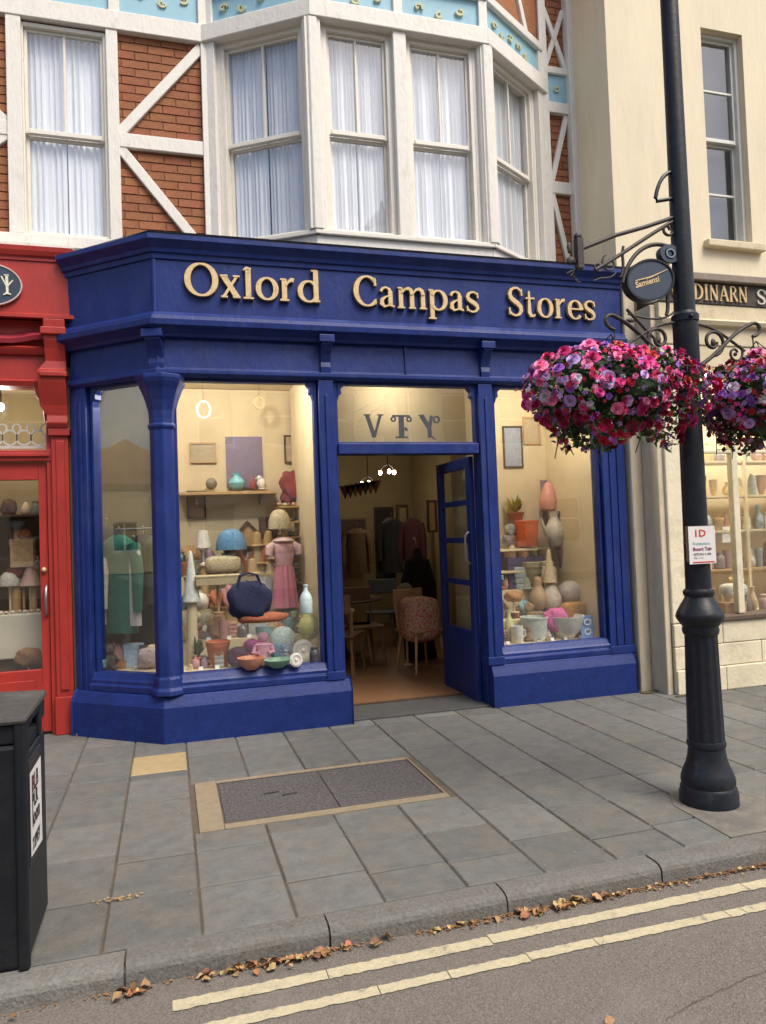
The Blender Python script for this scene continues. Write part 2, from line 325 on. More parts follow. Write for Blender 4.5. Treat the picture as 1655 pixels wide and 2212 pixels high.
# slabs: strips 0.365 m wide running from the kerb to the shops, each with its own row of cross joints
strips = [-0.645 + 0.365 * i for i in range(-6, 19)]
known = {-1: [], 0: [3.36, 3.74, 4.13, 4.54, 4.95, 5.11, 5.55], 1: [3.36, 3.74, 4.13, 4.53, 4.9, 5.55]}
g = 0.0075
COVX, COVY = (0.115, 1.505), (3.975, 4.785)
def in_front(x, y): return y < 6.75
for si in range(len(strips)):
    x0 = strips[si] + ru(-.0012, .0012); x1 = strips[si] + 0.365
    k = round((strips[si] + 0.645) / 0.365)
    ys = [2.957]
    if k == 1: ys += [3.36, 3.74, 4.13, 4.55, 4.98, 5.11, 5.54, 6.0, 6.45]
    elif k == 2: ys += [3.36, 3.74, 4.13, 4.53, 4.9, 5.4, 5.85]
    else:
        y = 2.957 + ru(.18, .44)
        while y < 6.2: ys.append(y); y += random.choice((.36, .40, .43, .46, .58)) + ru(-.02, .02)
    ys.append(6.7)
    for a, b in zip(ys, ys[1:]):
        if b - a < 0.05: continue
        segs = [(a, b)]
        if x0 < COVX[1] - .05 and x1 > COVX[0] + .05:
            segs = []
            if a < COVY[0]: segs.append((a, min(b, COVY[0])))
            if b > COVY[1]: segs.append((max(a, COVY[1]), b))
        for p, q in segs:
            if q - p < 0.06: continue
            if 2.5 < (x0 + x1) / 2 < 3.0 and p < 3.6: q = min(q, 9)
            h = ru(-.0016, .0016); t = ru(-.0016, .0016); mm = MB()
            e = 0.006
            X0, X1, Y0, Y1 = x0 + g / 2, x1 - g / 2, p + g * .8, q - g * .8
            zt = [h + t, h - t, h - t * .5, h + t * .5]
            P = [(X0 + e, Y0 + e, zt[0]), (X1 - e, Y0 + e, zt[1]), (X1 - e, Y1 - e, zt[2]), (X0 + e, Y1 - e, zt[3]),
                 (X0, Y0, h - .006), (X1, Y0, h - .006), (X1, Y1, h - .006), (X0, Y1, h - .006),
                 (X0, Y0, -.03), (X1, Y0, -.03), (X1, Y1, -.03), (X0, Y1, -.03)]
            F = [(0, 1, 2, 3)] + [(4 + i, 4 + (i + 1) % 4, (i + 1) % 4, i) for i in range(4)] + [(8 + i, 8 + (i + 1) % 4, 4 + (i + 1) % 4, 4 + i) for i in range(4)]
            mm.add(P, F)
            yel = (k == 1 and abs(p - 5.11) < .02)
            part('paving_slab', mm, SLABY if yel else SLAB, pav, label='small yellow paving slab among the grey ones' if yel else None)
# kerb
kx = [-4.0]
while kx[-1] < 7.2: kx.append(kx[-1] + 0.745)
off = -0.19 - min(kx, key=lambda v: abs(v + 0.19)); kx = [v + off for v in kx]
kb = MB().box(-60, kx[0] - .01, 2.83, 2.945, -.4, -.002); kb.box(kx[-1] + .01, 60, 2.83, 2.945, -.4, -.002); kb.box(kx[0] - .01, kx[-1] + .01, 2.845, 2.93, -.4, -.02)
kerb = struct('kerb', kb, KERB, 0.012)
for a, b in zip(kx, kx[1:]):
    dz, dy = ru(-.003, .003), ru(-.004, .004)
    pr = [(2.947, -.12), (2.947, .001), (2.872, .001), (2.848, -.004), (2.836, -.013), (2.829, -.028), (2.825, -.12)]
    n = len(pr); P = [(a + .004, y + dy, z + dz) for y, z in pr] + [(b - .004, y + dy, z + dz) for y, z in pr]
    part('kerb_stone', MB().add(P, [tuple(range(n)), tuple(range(2 * n - 1, n - 1, -1))] + [((i + 1) % n, i, n + i, n + (i + 1) % n) for i in range(n)]), KERB, kerb)
# double yellow lines with breaks where the surfacing has cracked
def yline(xs, y, wv):
    for a, b in zip(xs, xs[1:]):
        n = max(4, int((b - a) / .018)); P = []; F = []
        dy = ru(-.006, .006)
        for i in range(n + 1):
            x = a + .002 + (b - a - .004) * i / n
            e0 = ru(-.0035, .0035); e1 = ru(-.0035, .0035)
            P += [(x, y + dy - wv / 2 + e0, -KH + .004), (x, y + dy + wv / 2 + e1, -KH + .004)]
        for i in range(n): F.append((2 * i, 2 * i + 2, 2 * i + 3, 2 * i + 1))
        part('yellow_line', MB().add(P, F), YELLOW, road)
yline([-0.03, .51, 1.15, 2.35, 3.6, 4.9, 6.5, 9.0], 2.672, .060)
yline([-0.03, .66, .92, 1.235, 1.52, 2.12, 2.2, 3.4, 5.2, 9.0], 2.522, .050)
# cracks in the tarmac
for pts in ([(1.48, 2.06), (1.62, 2.10), (1.78, 2.13), (2.2, 2.2)], [(1.52, 2.48), (1.55, 2.52), (1.56, 2.58)], [(.52, 2.50), (.54, 2.6), (.51, 2.67)]):
    fine = []
    for a, b in zip(pts, pts[1:]):
        for i in range(8): fine.append((a[0] + (b[0] - a[0]) * i / 8, a[1] + (b[1] - a[1]) * i / 8 + ru(-.006, .006)))
    P = []; F = []
    for x, y in fine: P += [(x, y - .0013, -KH + .006), (x, y + .0013, -KH + .006)]
    for i in range(len(fine) - 1): F.append((2 * i, 2 * i + 2, 2 * i + 3, 2 * i + 1))
    part('crack', MB().add(P, F), JOINT, road)
# inspection cover let into the pavement
cv = thing('access_cover', (0.81, 4.38, 0), 'rectangular inspection cover with grey stone infill and sandy surround in the pavement', 'cover')
s0 = MB()
for a, b, c, d in ((COVX[0], .245, COVY[0], COVY[1]), (.245, COVX[1], COVY[0], 4.05), (1.49, COVX[1], 4.05, COVY[1]), (.245, 1.49, 4.735, COVY[1])):
    s0.box(a + .002, b - .002, c + .002, d - .002, -.03, .0)
part('surround', s0, SURR, cv)
for a, b in ((.255, .872), (.882, 1.48)):
    p = part('cover_plate', MB().box(a, b, 4.06, 4.725, -.03, -.002), COVER, cv, 0.003)
    for y0 in (4.053, 4.726): part('rim', MB().box(a, b, y0, y0 + .006, -.03, .001), METAL, p)
for x, y in ((.50, 4.42), (.60, 4.36)):
    part('lifting_slot', MB().slab([(x, y), (x + .09, y + .012), (x + .09, y + .026), (x, y + .016)], -.004, .0015), INK, cv)
# lamp base patch of lighter cement
part('cement_patch', MB().slab([(2.53, 2.957), (3.14, 2.957), (3.12, 3.22), (2.98, 3.44), (2.80, 3.57), (2.64, 3.55), (2.55, 3.40)], -.02, .0045), mat('lamp_cement', (0.165, 0.152, 0.130), 0.9, 0.3, 12, 0.5, 40, dirt=(0.11, 0.108, 0.10), dscale=7, damt=.9, dlo=.42, dhi=.62), pav)

# ------------------------------------------------------------------ sash windows shared by the upper floors
def curtain(win, fr, u0, u1, z0, z1, d, folds, seed, M=None):
    r = random.Random(seed); n = folds * 8; P = []; F = []; ph = [r.uniform(0, 6) for _ in range(4)]; rows = 5
    for j in range(rows + 1):
        z = z0 + (z1 - z0) * j / rows; k = 1 - 0.35 * j / rows
        for i in range(n + 1):
            t = i / n; u = u0 + (u1 - u0) * t
            q = (0.016 * math.sin(t * folds * 6.283 + ph[0]) + 0.010 * math.sin(t * folds * 2.7 * 6.283 / 2 + ph[1] + j * .2) + .008 * math.sin(t * 9 + ph[2])) * (0.7 + 0.6 * (1 - k))
            P.append(fr(u, d + q, z))
    for j in range(rows):
        for i in range(n): a = j * (n + 1) + i; F.append((a, a + 1, a + n + 2, a + n + 1))
    part('curtain', MB().add(P, F, True), M or CURT, win)
def sash_window(bld, fr, u0, u1, z0, z1, d, zm, seed, bar=True, curt=True, hbars=0, sash=SASH, fw=.045):
    """box frame at depth d, two sliding sashes meeting at zm, panes, curtains"""
    o = MB(fr)
    o.box(u0, u0 + fw, d, d + .12, z0, z1).box(u1 - fw, u1, d, d + .12, z0, z1)
    o.box(u0 + fw, u1 - fw, d, d + .12, z1 - fw, z1).box(u0 + fw, u1 - fw, d - .02, d + .12, z0, z0 + fw * .9)
    win = part('window', o, sash, bld, 0.004)
    a, b = u0 + fw, u1 - fw
    for nm, lo, hi, dd in (('upper_sash', zm, z1 - fw, d + .035), ('lower_sash', z0 + fw * .9, zm, d + .072)):
        s_ = MB(fr); t = .026
        s_.box(a, a + t, dd, dd + .034, lo, hi).box(b - t, b, dd, dd + .034, lo, hi)
        s_.box(a + t, b - t, dd - (.012 if nm == 'upper_sash' else 0), dd + .034, lo, lo + .038).box(a + t, b - t, dd, dd + .034, hi - t, hi)
        um = (a + b) / 2
        if bar and nm == 'upper_sash': s_.box(um - .011, um + .011, dd + .005, dd + .03, lo + .038, hi - t)
        for q in range(hbars):
            zz = lo + (hi - lo) * (q + 1) / (hbars + 1); s_.box(a + t, b - t, dd + .004, dd + .03, zz - .011, zz + .011)
        part(nm, s_, sash, win, 0.003)
        part('pane', MB(fr).box(a + t, b - t, dd + .015, dd + .018, lo + .038, hi - t), GLASSU, win)
    if curt:
        um = (a + b) / 2
        curtain(win, fr, a + .005, um - .006, z0 + .03, z1 - .03, d + .118, max(3, int((b - a) * 11 + (seed % 3))), seed)
        curtain(win, fr, um + .004, b - .005, z0 + .03, z1 - .03, d + .122, max(3, int((b - a) * 11 + (seed % 3))), seed + 50)
    return win

# ------------------------------------------------------------------ half-timbered building above the two shops
YW = 6.60
FW = Frame((0, YW), (1, YW))
hb = thing('half_timbered_building', (1.0, 7.5, 0), 'half timbered upper storey with white beams, red brick panels and a canted bay window', 'building')
BL, BR_ = (0.44, YW), (3.77, YW)
C1, C2 = (1.29, 6.06), (2.90, 6.06)
FL, FF, FR = Frame(BL, C1), Frame(C1, C2), Frame(C2, BR_)
ZS, ZH = 4.09, 5.93                  # window sill, underside of head beam
wall_wins = [(-1.065, -0.405), (-3.0, -2.34), (-4.9, -4.24)]
mb = MB(FW).holes(-8, 4.13, 2.98, 10.6, [(a, b, ZS, ZH) for a, b in [(q - .025, r_ + .01) for q, r_ in wall_wins]] + [(0.5, 3.71, 4.05, 6.0)], .008, .20)
part('wall', mb, MORTAR, hb)
mb = MB().box(-8, -7.8, 6.8, 13, 0, 10.6).box(3.93, 4.12, 6.81, 13, 2.98, 10.6).box(-8, 4.12, 13, 13.2, 0, 10.6)
part('rear_wall', mb, MORTAR, hb)
mb = MB().add([(-8.2, 6.2, 10.6), (4.2, 6.2, 10.6), (4.2, 9.8, 13.4), (-8.2, 9.8, 13.4), (-8.2, 13.4, 10.6), (4.2, 13.4, 10.6), (-8.2, 6.2, 10.5), (4.2, 6.2, 10.5), (4.2, 13.4, 10.5), (-8.2, 13.4, 10.5)],
            [(0, 1, 2, 3), (3, 2, 5, 4), (6, 9, 8, 7), (0, 6, 7, 1), (4, 5, 8, 9), (1, 7, 8, 5, 2), (0, 3, 4, 9, 6)])
part('roof', mb, ROOF, hb)
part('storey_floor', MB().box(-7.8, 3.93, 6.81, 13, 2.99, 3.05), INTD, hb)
_tb = [0]
def timber(fr, p0, p1, wid, d0=-.045, d1=.01, M=WHITE):
    _tb[0] += 1
    e = (_tb[0] % 7) * .0006           # each timber a hair prouder than its neighbour
    part('timber_beam', MB(fr).bar(p0, p1, wid, d0 - e, d1), M, hb, 0.006)
_ti = [0]
def post(fr, u, wid, z0, z1, d0=-.05, d1=.01):
    _ti[0] += 1; e = (_ti[0] % 5) * .0007
    part('timber_post', MB(fr).box(u - wid / 2, u + wid / 2, d0 - e, d1, z0, z1), WHITE, hb, 0.006)
# brick infill, brick by brick
bm_ = MB().box(-.1065, .1065, 0, .05, 0, .0635); BME = mesh('brick', bm_, Vector((0, 0, 0))); BME.materials.append(BRICK)
def bricks(fr, u0, u1, z0, z1, d=0.0):
    row = 0; z = z0; ang = math.atan2(fr.u.y, fr.u.x)
    while z < z1 - .02:
        u = u0 - (row % 2) * .112 - .03
        while u < u1:
            a, b = max(u, u0), min(u + .213, u1)
            if b - a > .03:
                o = bpy.data.objects.new('brick', BME); p = fr((a + b) / 2, d + ru(-.003, .002), z) - ORG[hb]
                o.location = p; o.scale.x = (b - a) / .213; o.rotation_euler = (ru(-.012, .012), ru(-.008, .008), ang); o.scale.z = min(1, (z1 - z) / .0635)
                link(o, hb, ORG[hb])
            u += .2235
        z += .0745; row += 1
bricks(FW, -.36, .44, 4.08, 5.96)
bricks(FW, -1.32, -1.12, 4.08, 5.96)
bricks(FW, 3.80, 4.07, 4.0, 5.75)
bricks(FW, 3.80, 4.07, 6.22, 7.5)
fb = MB(FW)                           # brickwork farther along the wall, beyond the picture's edge
for z_ in range(25):
    u = -8 - (z_ % 2) * .112
    while u < -1.34:
        if u > -8 and not any(a - .12 < u < b + .0 for a, b in wall_wins): fb.box(u, u + .213, ru(-.003, .002), .03, 4.08 + z_ * .0745, 4.08 + z_ * .0745 + .0635)
        u += .2235
part('brickwork', fb, BRICK, hb, kind='stuff')
# wall timbers
timber(FW, (-8, 6.01), (.52, 6.01), .165, -.06)
timber(FW, (-8, 4.045), (.46, 4.045), .10, -.05)
timber(FW, (-8, 6.62), (.52, 6.62), .16, -.06)
for u in (-.355, .44): post(FW, u, .095 if u < 0 else .10, 4.09, 5.93)
for u in (-1.125,): post(FW, u, .115, 4.09, 5.93)
for u in (-2.28, -3.06, -4.18, -4.96, -6.2, -7.5): post(FW, u, .1, 4.09, 5.93)
for u in (-.33, .42, -1.6, -3.0, -4.6): post(FW, u, .09, 6.09, 6.55)
timber(FW, (-.31, 4.975), (.40, 4.975), .125, -.038)
timber(FW, (-.325, 5.02), (.40, 5.90), .085, -.030)
timber(FW, (-.325, 4.93), (.36, 4.08), .085, -.030)
timber(FW, (-2.24, 4.975), (-1.17, 4.975), .125, -.038)
timber(FW, (-1.20, 5.03), (-2.2, 5.92), .085, -.030)
timber(FW, (-1.20, 4.92), (-2.2, 4.09), .085, -.030)
part('frieze_panel', MB(FW).box(-8, .44, -.02, .01, 6.09, 6.56), SKYB, hb)
part('infill_panel', MB(FW).box(-8, -1.32, -.006, .01, 4.09, 5.93).box(-8, .44, -.006, .01, 6.7, 10.5) if False else MB(FW).box(-8, .44, -.006, .01, 6.7, 10.5), MORTAR, hb)
for i, (a, b) in enumerate(wall_wins): sash_window(hb, FW, a - .025, b + .01, ZS, ZH - .02, -.01, 4.975, 3 + i, fw=.034)
# bay
for i, fr in enumerate((FL, FF, FR)):
    L_ = fr.len
    ws = [(.13, L_ - .09)] if fr is not FF else [(.10, .705), (.86, L_ - .11)]
    if fr is FR: ws = [(.12, L_ - .16)]
    part('bay_wall', MB(fr).holes(0, L_, 3.86, 7.4, [(a, b, ZS + .01, ZH - .015) for a, b in ws], .012, .12), WHITE, hb)
    for j, (a, b) in enumerate(ws): sash_window(hb, fr, a, b, ZS + .01, ZH - .015, .015, 4.985, 20 + i * 3 + j, fw=.036)
    part('bay_sill', MB(fr).prism([(-.02, 3.86), (L_ + .02, 3.86), (L_ + .02, 4.06), (-.02, 4.06)], -.03 - .001 * i, .02), WHITE, hb, 0.008)
    part('sill_board', MB(fr).prism([(-.03, 4.06), (L_ + .03, 4.06), (L_ + .03, 4.10), (-.03, 4.10)], -.06 - .001 * i, .04), SASH, hb, 0.006)
    part('bay_beam', MB(fr).prism([(-.03, ZH), (L_ + .03, ZH), (L_ + .03, 6.085), (-.03, 6.085)], -.075 - .001 * i, .02), WHITE, hb, 0.008)
    part('frieze_panel', MB(fr).box(.02, L_ - .02, -.012, .01, 6.085, 6.36), SKYB, hb)
    part('bay_beam', MB(fr).prism([(-.03, 6.36), (L_ + .03, 6.36), (L_ + .03, 6.44), (-.03, 6.44)], -.055 - .001 * i, .02), WHITE, hb, 0.008)
    if fr is FF:
        for u in (.0, .78, L_): post(fr, u, .12 if u else .14, 4.10, ZH, -.05)
        for u in (.01, .78, L_ - .01): post(fr, u, .085, 6.085, 6.36, -.04)
    else:
        post(fr, .05 if fr is FL else L_ - .07, .10, 4.10, ZH, -.045)
        post(fr, .05 if fr is FL else L_ - .04, .07, 6.085, 6.36, -.04)
    part('upper_panel', MB(fr).box(.02, L_ - .02, -.004, .01, 6.44, 7.4), BRICK, hb)
    for a, b in (((.1, 6.46), (.42, 7.2)), ((.75, 6.46), (.45, 7.2))): timber(fr, a, b, .07, -.03)
# corner posts of the bay
for cx, cy in (C1, C2):
    part('corner_post', MB().lathe((cx, cy + .01, 4.10), [(.085, 0), (.085, 1.83)], 8, rot=R(22.5), smooth=False), WHITE, hb, 0.005)
bayp = [BL, C1, C2, BR_, (3.77, 6.9), (.44, 6.9)]
part('bay_roof', MB().slab([(x, y - .06) for x, y in bayp], 7.4, 7.5), LEAD, hb)
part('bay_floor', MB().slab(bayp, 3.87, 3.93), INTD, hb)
# narrow strip right of the bay
timber(FW, (3.74, 4.975), (4.08, 4.975), .125, -.038)
post(FW, 3.80, .085, 3.93, 7.4)
part('frieze_panel', MB(FW).box(3.84, 4.07, -.02, .01, 5.86, 6.15), SKYB, hb)
timber(FW, (3.80, 5.80), (4.08, 5.80), .11, -.05); timber(FW, (3.80, 6.19), (4.08, 6.19), .07, -.05)
timber(FW, (3.845, 5.02), (4.05, 5.74), .055, -.03); timber(FW, (3.845, 4.92), (4.05, 4.0), .055, -.03)
timber(FW, (3.83, 6.23), (4.06, 6.85), .05, -.03); timber(FW, (4.06, 6.23), (3.83, 6.85), .05, -.036)
part('end_post', MB(FW).box(4.06, 4.13, -.10, .01, 3.93, 10.5), WHITE, hb, 0.01)
# little plaster ornaments on the blue frieze
def ornament(fr, u, z, r, ph):
    pts = []; ws = []
    for i in range(15):
        a = ph + i / 14 * 5.2; q = r * (1 - .45 * i / 14)
        pts.append((u + q * math.cos(a), z + q * .8 * math.sin(a))); ws.append(.018 * (1 - .5 * i / 14) + .006)
    b = MB(fr).ribbon(pts, ws, -.034, -.012 if fr is not FW else -.02); b.ball(fr(u, -.022, z), r * .3, r * .3, r * .3, 8, 6)
    part('ornament', b, ORN, hb)
for fr, us, z0 in ((FW, (-.10, .08, .26), 6.28), (FL, (.2, .38, .56), 6.22), (FF, (.2, .4, .6, .98, 1.18, 1.38), 6.20), (FR, (.16, .3, .44, .58, .72), 6.22)):
    for i, u in enumerate(us): ornament(fr, u, z0 + (.0, -.045, .02)[i % 3], .038, i * 1.9)
ornament(FW, 3.95, 6.0, .035, 1)
for i in range(8): ornament(FW, -1.5 + i * .14, 6.27 + (.0, -.04)[i % 2], .034, i)

# ------------------------------------------------------------------ cream building on the right
YC, YC2 = 5.93, 5.56
FC = Frame((0, YC), (1, YC)); FC2 = Frame((0, YC2), (1, YC2))
cb = thing('cream_building', (7.5, 7, 0), 'cream rendered building with a tall narrow sash window and a lit shop below', 'building')
w0, w1, wz0, wz1 = 5.20, 5.70, 4.27, 6.42
wins_c = [(w0, w1, wz0, wz1), (7.6, 8.1, wz0, wz1), (10, 10.5, wz0, wz1)]
part('wall', MB(FC).holes(4.115, 14, 3.75, 10.8, wins_c, 0, .26), CREAM, cb)
part('side_wall', MB().box(4.116, 4.36, YC + .26, 13, 3.75, 10.8), CREAM, cb)
part('side_wall', MB().box(13.8, 14, YC + .26, 13, 0, 10.8).box(4.2, 14, 13, 13.2, 0, 10.8), CREAM, cb)
part('roof', MB().box(4.05, 14.1, 5.7, 13.3, 10.8, 11.0), ROOF, cb)
part('ceiling', MB().box(4.36, 13.8, YC2 + .05, 12.9, 3.25, 3.3), INT, cb)
for i, (a, b, c, d) in enumerate(wins_c):
    wn = sash_window(cb, FC, a + .0, b - .0, c, d, .07, 5.33, 60 + i, bar=False, curt=False, hbars=1, sash=mat('pale_sash', (0.62, 0.62, 0.58), 0.5, 0.06, 8), fw=.038)
    part('dark_room_sheet', MB(FC).box(a, b, .22, .24, c, d), DARK, wn)  # dark sheet standing in for the unlit room behind the sashes
    part('window_sill', MB(FC).prism([(a - .09, c - .075), (b + .10, c - .085), (b + .10, c - .004), (a - .09, c - .002)], -.07, .07), CREAMD, cb, 0.012)
# ground floor of the cream building: sign board, lintel, shop window, painted stone base
sx0 = 4.26
part('sign_ledge', MB(FC2).prism([(sx0, 3.70), (14, 3.70), (14, 3.77), (sx0, 3.77)], -.07, .40), mat('ledge_grey', (0.25, 0.21, 0.17), 0.85, 0.2, 10), cb, 0.01)
sb = part('sign_board', MB(FC2).box(sx0, 14, -.02, .3, 3.50, 3.70), mat('sign_dark', (0.045, 0.036, 0.028), 0.6, 0.3, 20), cb, 0.005)
part('lintel', MB(FC2).box(sx0, 14, -.01, .3, 3.12, 3.50), CREAMD, cb, 0.01)
part('moulding', MB().sweep([(sx0, YC2), (14, YC2)], [(.012, 3.28), (.05, 3.30), (.065, 3.335), (.03, 3.36), (.012, 3.36)]), CREAMD, cb)
SW0 = 4.62
part('wall_pier', MB(FC2).box(sx0, SW0, 0, .3, .62, 3.12), STONEW, cb, 0.012)
part('window_head', MB(FC2).box(SW0, 14, .0, .25, 2.92, 3.12), CREAMD, cb, 0.01)
for x in (5.02, 6.3): part('window_mullion', MB(FC2).box(x, x + .07, .05, .12, .66, 2.92), STONEW, cb, 0.008)
part('window_bar', MB(FC2).box(SW0, 9, .055, .105, 2.14, 2.165), STONEW, cb, 0.004)
part('pane', MB(FC2).box(SW0, 9, .08, .085, .66, 2.92), GLASS, cb)
part('shop_sill', MB(FC2).box(SW0 - .02, 14, -.03, .25, .615, .655), mat('sill_dark', (0.10, 0.07, 0.05), 0.8, 0.2, 20), cb, 0.005)
part('shop_wall', MB(FC2).box(9, 14, .0, .3, .655, 3.12), CREAMD, cb)
part('base_backing', MB(FC2).box(sx0 + .01, 14, .012, .3, -.1, .615), MORTAR if False else CREAMD, cb)
for r_, (za, zb) in enumerate(((.0, .21), (.215, .41), (.415, .612))):
    u = sx0 - .1 * (r_ % 2)
    while u < 7.5:
        a, b = max(u, sx0), u + .52
        part('stone_block', MB(FC2).box(a + .003, b - .003, -.004 - ru(0, .006) + (-.02 if r_ == 0 else 0), .03, za, zb), STONEW, cb, 0.008)
        u += .52
part('side_return', MB().box(4.255, 4.45, YC2 + .3, YC + .5, -.1, 3.7), CONC, cb, 0.01)
part('corner_pier', MB().box(4.20, 4.262, YC2 + .03, YC + .3, -.1, 3.48), CONC, cb, 0.012)
part('concrete_pilaster', MB().box(4.075, 4.20, 5.80, 6.3, -.1, 3.74), CONC, cb, 0.02)
# gilt letters on the sign board are added with the lettering below
# shop interior on the right
part('shop_back', MB().box(4.45, 9.2, 6.95, 7.0, .5, 3.25), INT, cb)
part('shop_side', MB().box(4.45, 4.50, 5.87, 6.95, .5, 3.25).box(9.15, 9.2, 5.87, 6.95, .5, 3.25), INT, cb)
part('shop_floor', MB().box(4.45, 9.2, 5.60, 6.95, .50, .62), INT, cb)
for z in (1.02, 1.42, 1.78, 2.14): part('shelf', MB().box(4.5, 7.2, 6.30, 6.62, z - .02, z), WOODL if z < 1.1 else INT, cb)
for x in (4.52, 5.12, 5.78, 6.5): part('shelf_upright', MB().box(x, x + .03, 6.29, 6.32, .62, 2.6), INT, cb)
# ------------------------------------------------------------------ blue shopfront
P0, P1, P2 = (-0.72, 6.42), (-0.04, 5.85), (4.045, 5.85)
FS = Frame((0, 5.85), (1, 5.85)); CT = Frame(P0, P1)
bs = thing('blue_shopfront', (1.7, 5.9, 0), 'deep blue wooden shopfront with gilt serif letters on its fascia and an open door', 'shopfront')
path = [P0, P1, P2]
plp = [(-.25, -.05), (.075, -.05), (.075, .265), (.066, .285), (.035, .35), (-.25, .352)]
part('plinth', MB().sweep([P0, P1, (1.385, 5.85)], plp), BLUEP, bs, 0.012)
part('plinth', MB().sweep([(2.61, 5.85), (4.02, 5.85)], plp), BLUEP, bs, 0.012)
slp = [(-.12, .352), (.025, .352), (.03, .40), (.012, .41), (.012, .435), (.0, .45), (-.02, .49), (-.12, .49)]
part('sill', MB().sweep([(-.60, 6.32), P1, (1.20, 5.85)], slp), BLUE, bs, 0.004)
part('sill', MB().sweep([(2.74, 5.85), (3.80, 5.85)], slp), BLUE, bs, 0.004)
fr_ = part('frieze', MB().sweep(path, [(-.14, 2.775), (.015, 2.775), (.04, 2.80), (.04, 2.83), (.012, 2.845), (.0, 3.10), (-.14, 3.10)]), BLUE, bs, 0.003)
part('lower_cornice', MB().sweep([(-.80, 6.49), P1, P2], [(-.14, 3.08), (.04, 3.08), (.055, 3.105), (.09, 3.13), (.125, 3.15), (.13, 3.195), (.10, 3.205), (.095, 3.23), (.06, 3.265), (-.1, 3.27)]), BLUE, bs, 0.003)
fas = part('fascia', MB().sweep(path, [(-.12, 3.262), (.035, 3.262), (.045, 3.70), (-.12, 3.70)]), BLUE, bs, 0.004)
part('top_cornice', MB().sweep(path, [(-.14, 3.675), (.058, 3.675), (.062, 3.715), (.078, 3.72), (.085, 3.75), (.118, 3.785), (.135, 3.80), (.135, 3.838), (-.14, 3.845)]), BLUE, bs, 0.003)
part('lead_roof', MB().add([(-.74, 6.36, 3.838), (-.06, 5.72, 3.836), (4.06, 5.72, 3.836), (4.06, 6.62, 3.90), (-.9, 6.62, 3.90)] + [(-.74, 6.36, 3.855), (-.08, 5.705, 3.853), (4.06, 5.705, 3.853), (4.06, 6.62, 3.925), (-.9, 6.62, 3.925)],
     [(4, 3, 2, 1, 0), (5, 6, 7, 8, 9)] + [(i, (i + 1) % 5, 5 + (i + 1) % 5, 5 + i) for i in range(5)]), LEAD, bs)
part('fascia_end', MB().box(4.045, 4.06, 5.83, 6.55, 3.1, 3.84), BLUE, bs)
part('corner_strip', MB().lathe((P1[0] - .012, P1[1] - .035, 3.27), [(.02, 0), (.02, .41)], 8), BLUE, bs)
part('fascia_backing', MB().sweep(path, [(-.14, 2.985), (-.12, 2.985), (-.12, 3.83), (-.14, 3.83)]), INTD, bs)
# frieze divider and brackets under the cornice
for x, w_ in ((1.955, .018),): part('frieze_bead', MB(FS).box(x - w_ / 2, x + w_ / 2, -.022, .0, 2.845, 3.085), BLUE, bs, 0.003)
def bracket(fr, u, w_):
    b = MB(fr)
    prof = [(-.004, 2.80), (-.03, 2.80), (-.04, 2.88), (-.03, 2.92), (-.05, 2.98), (-.085, 3.03), (-.11, 3.05), (-.11, 3.115), (-.004, 3.115)]
    n = len(prof); Pv = [fr(u - w_ / 2, d, z) for d, z in prof] + [fr(u + w_ / 2, d, z) for d, z in prof]
    b.add(Pv, [tuple(range(n)), tuple(range(2 * n - 1, n - 1, -1))] + [((i + 1) % n, i, n + i, n + (i + 1) % n) for i in range(n)])
    b.box(u - w_ / 2 - .02, u + w_ / 2 + .02, -.125, .0, 3.065, 3.125)
    part('console_bracket', b, BLUE, bs, 0.004)
bracket(FS, 1.265, .085); bracket(FS, 2.675, .085)
CB = Frame((P1[0] - .06, P1[1] + .05), (P1[0] + .055, P1[1] + .01))
bracket(CB, .06, .12)
# posts and pilasters
def rpost(fr, u0, u1, z0, z1, d0, d1, grooves=0):
    b = MB(fr).box(u0, u1, d0, d1, z0, z1)
    for i in range(grooves):
        u = u0 + (u1 - u0) * (i + 1) / (grooves + 1); b.box(u - .012, u + .012, d0 - .012, d0 + .01, z0 + .08, z1 - .12)
    b.box(u0 - .012, u1 + .012, d0 - .016, d1, z0, z0 + .07)
    return part('post', b, BLUE, bs, 0.005)
rpost(FS, 1.20, 1.325, .352, 2.775, -.02, .15, 1)
rpost(FS, 2.605, 2.735, .352, 2.775, -.02, .15, 1)
part('door_post', MB(FS).box(1.325, 1.355, .02, .14, -.01, 2.775), BLUE, bs, .004)
part('door_post', MB(FS).box(2.60, 2.615, .02, .14, -.01, 2.775).box(2.615, 2.74, .07, .16, -.01, .352), BLUE, bs, .004)
part('door_post', MB(FS).box(1.19, 1.325, .07, .16, -.01, .352), BLUE, bs, .004)
rpost(FS, 3.80, 4.035, .352, 2.775, -.015, .15, 2)
rpost(CT, -.01, .15, -.02, 2.775, -.012, .15, 2)
cc = part('corner_column', MB().lathe((P1[0] + .02, P1[1] + .045, .352), [(.135, 0), (.135, .04), (.115, .055), (.112, .12), (.10, .14), (.098, 2.02), (.108, 2.03), (.112, 2.05), (.10, 2.065), (.10, 2.10), (.104, 2.16), (.125, 2.24), (.155, 2.32), (.18, 2.37), (.19, 2.40), (.19, 2.43)], 8, rot=R(2), smooth=False), BLUE, bs, 0.008)
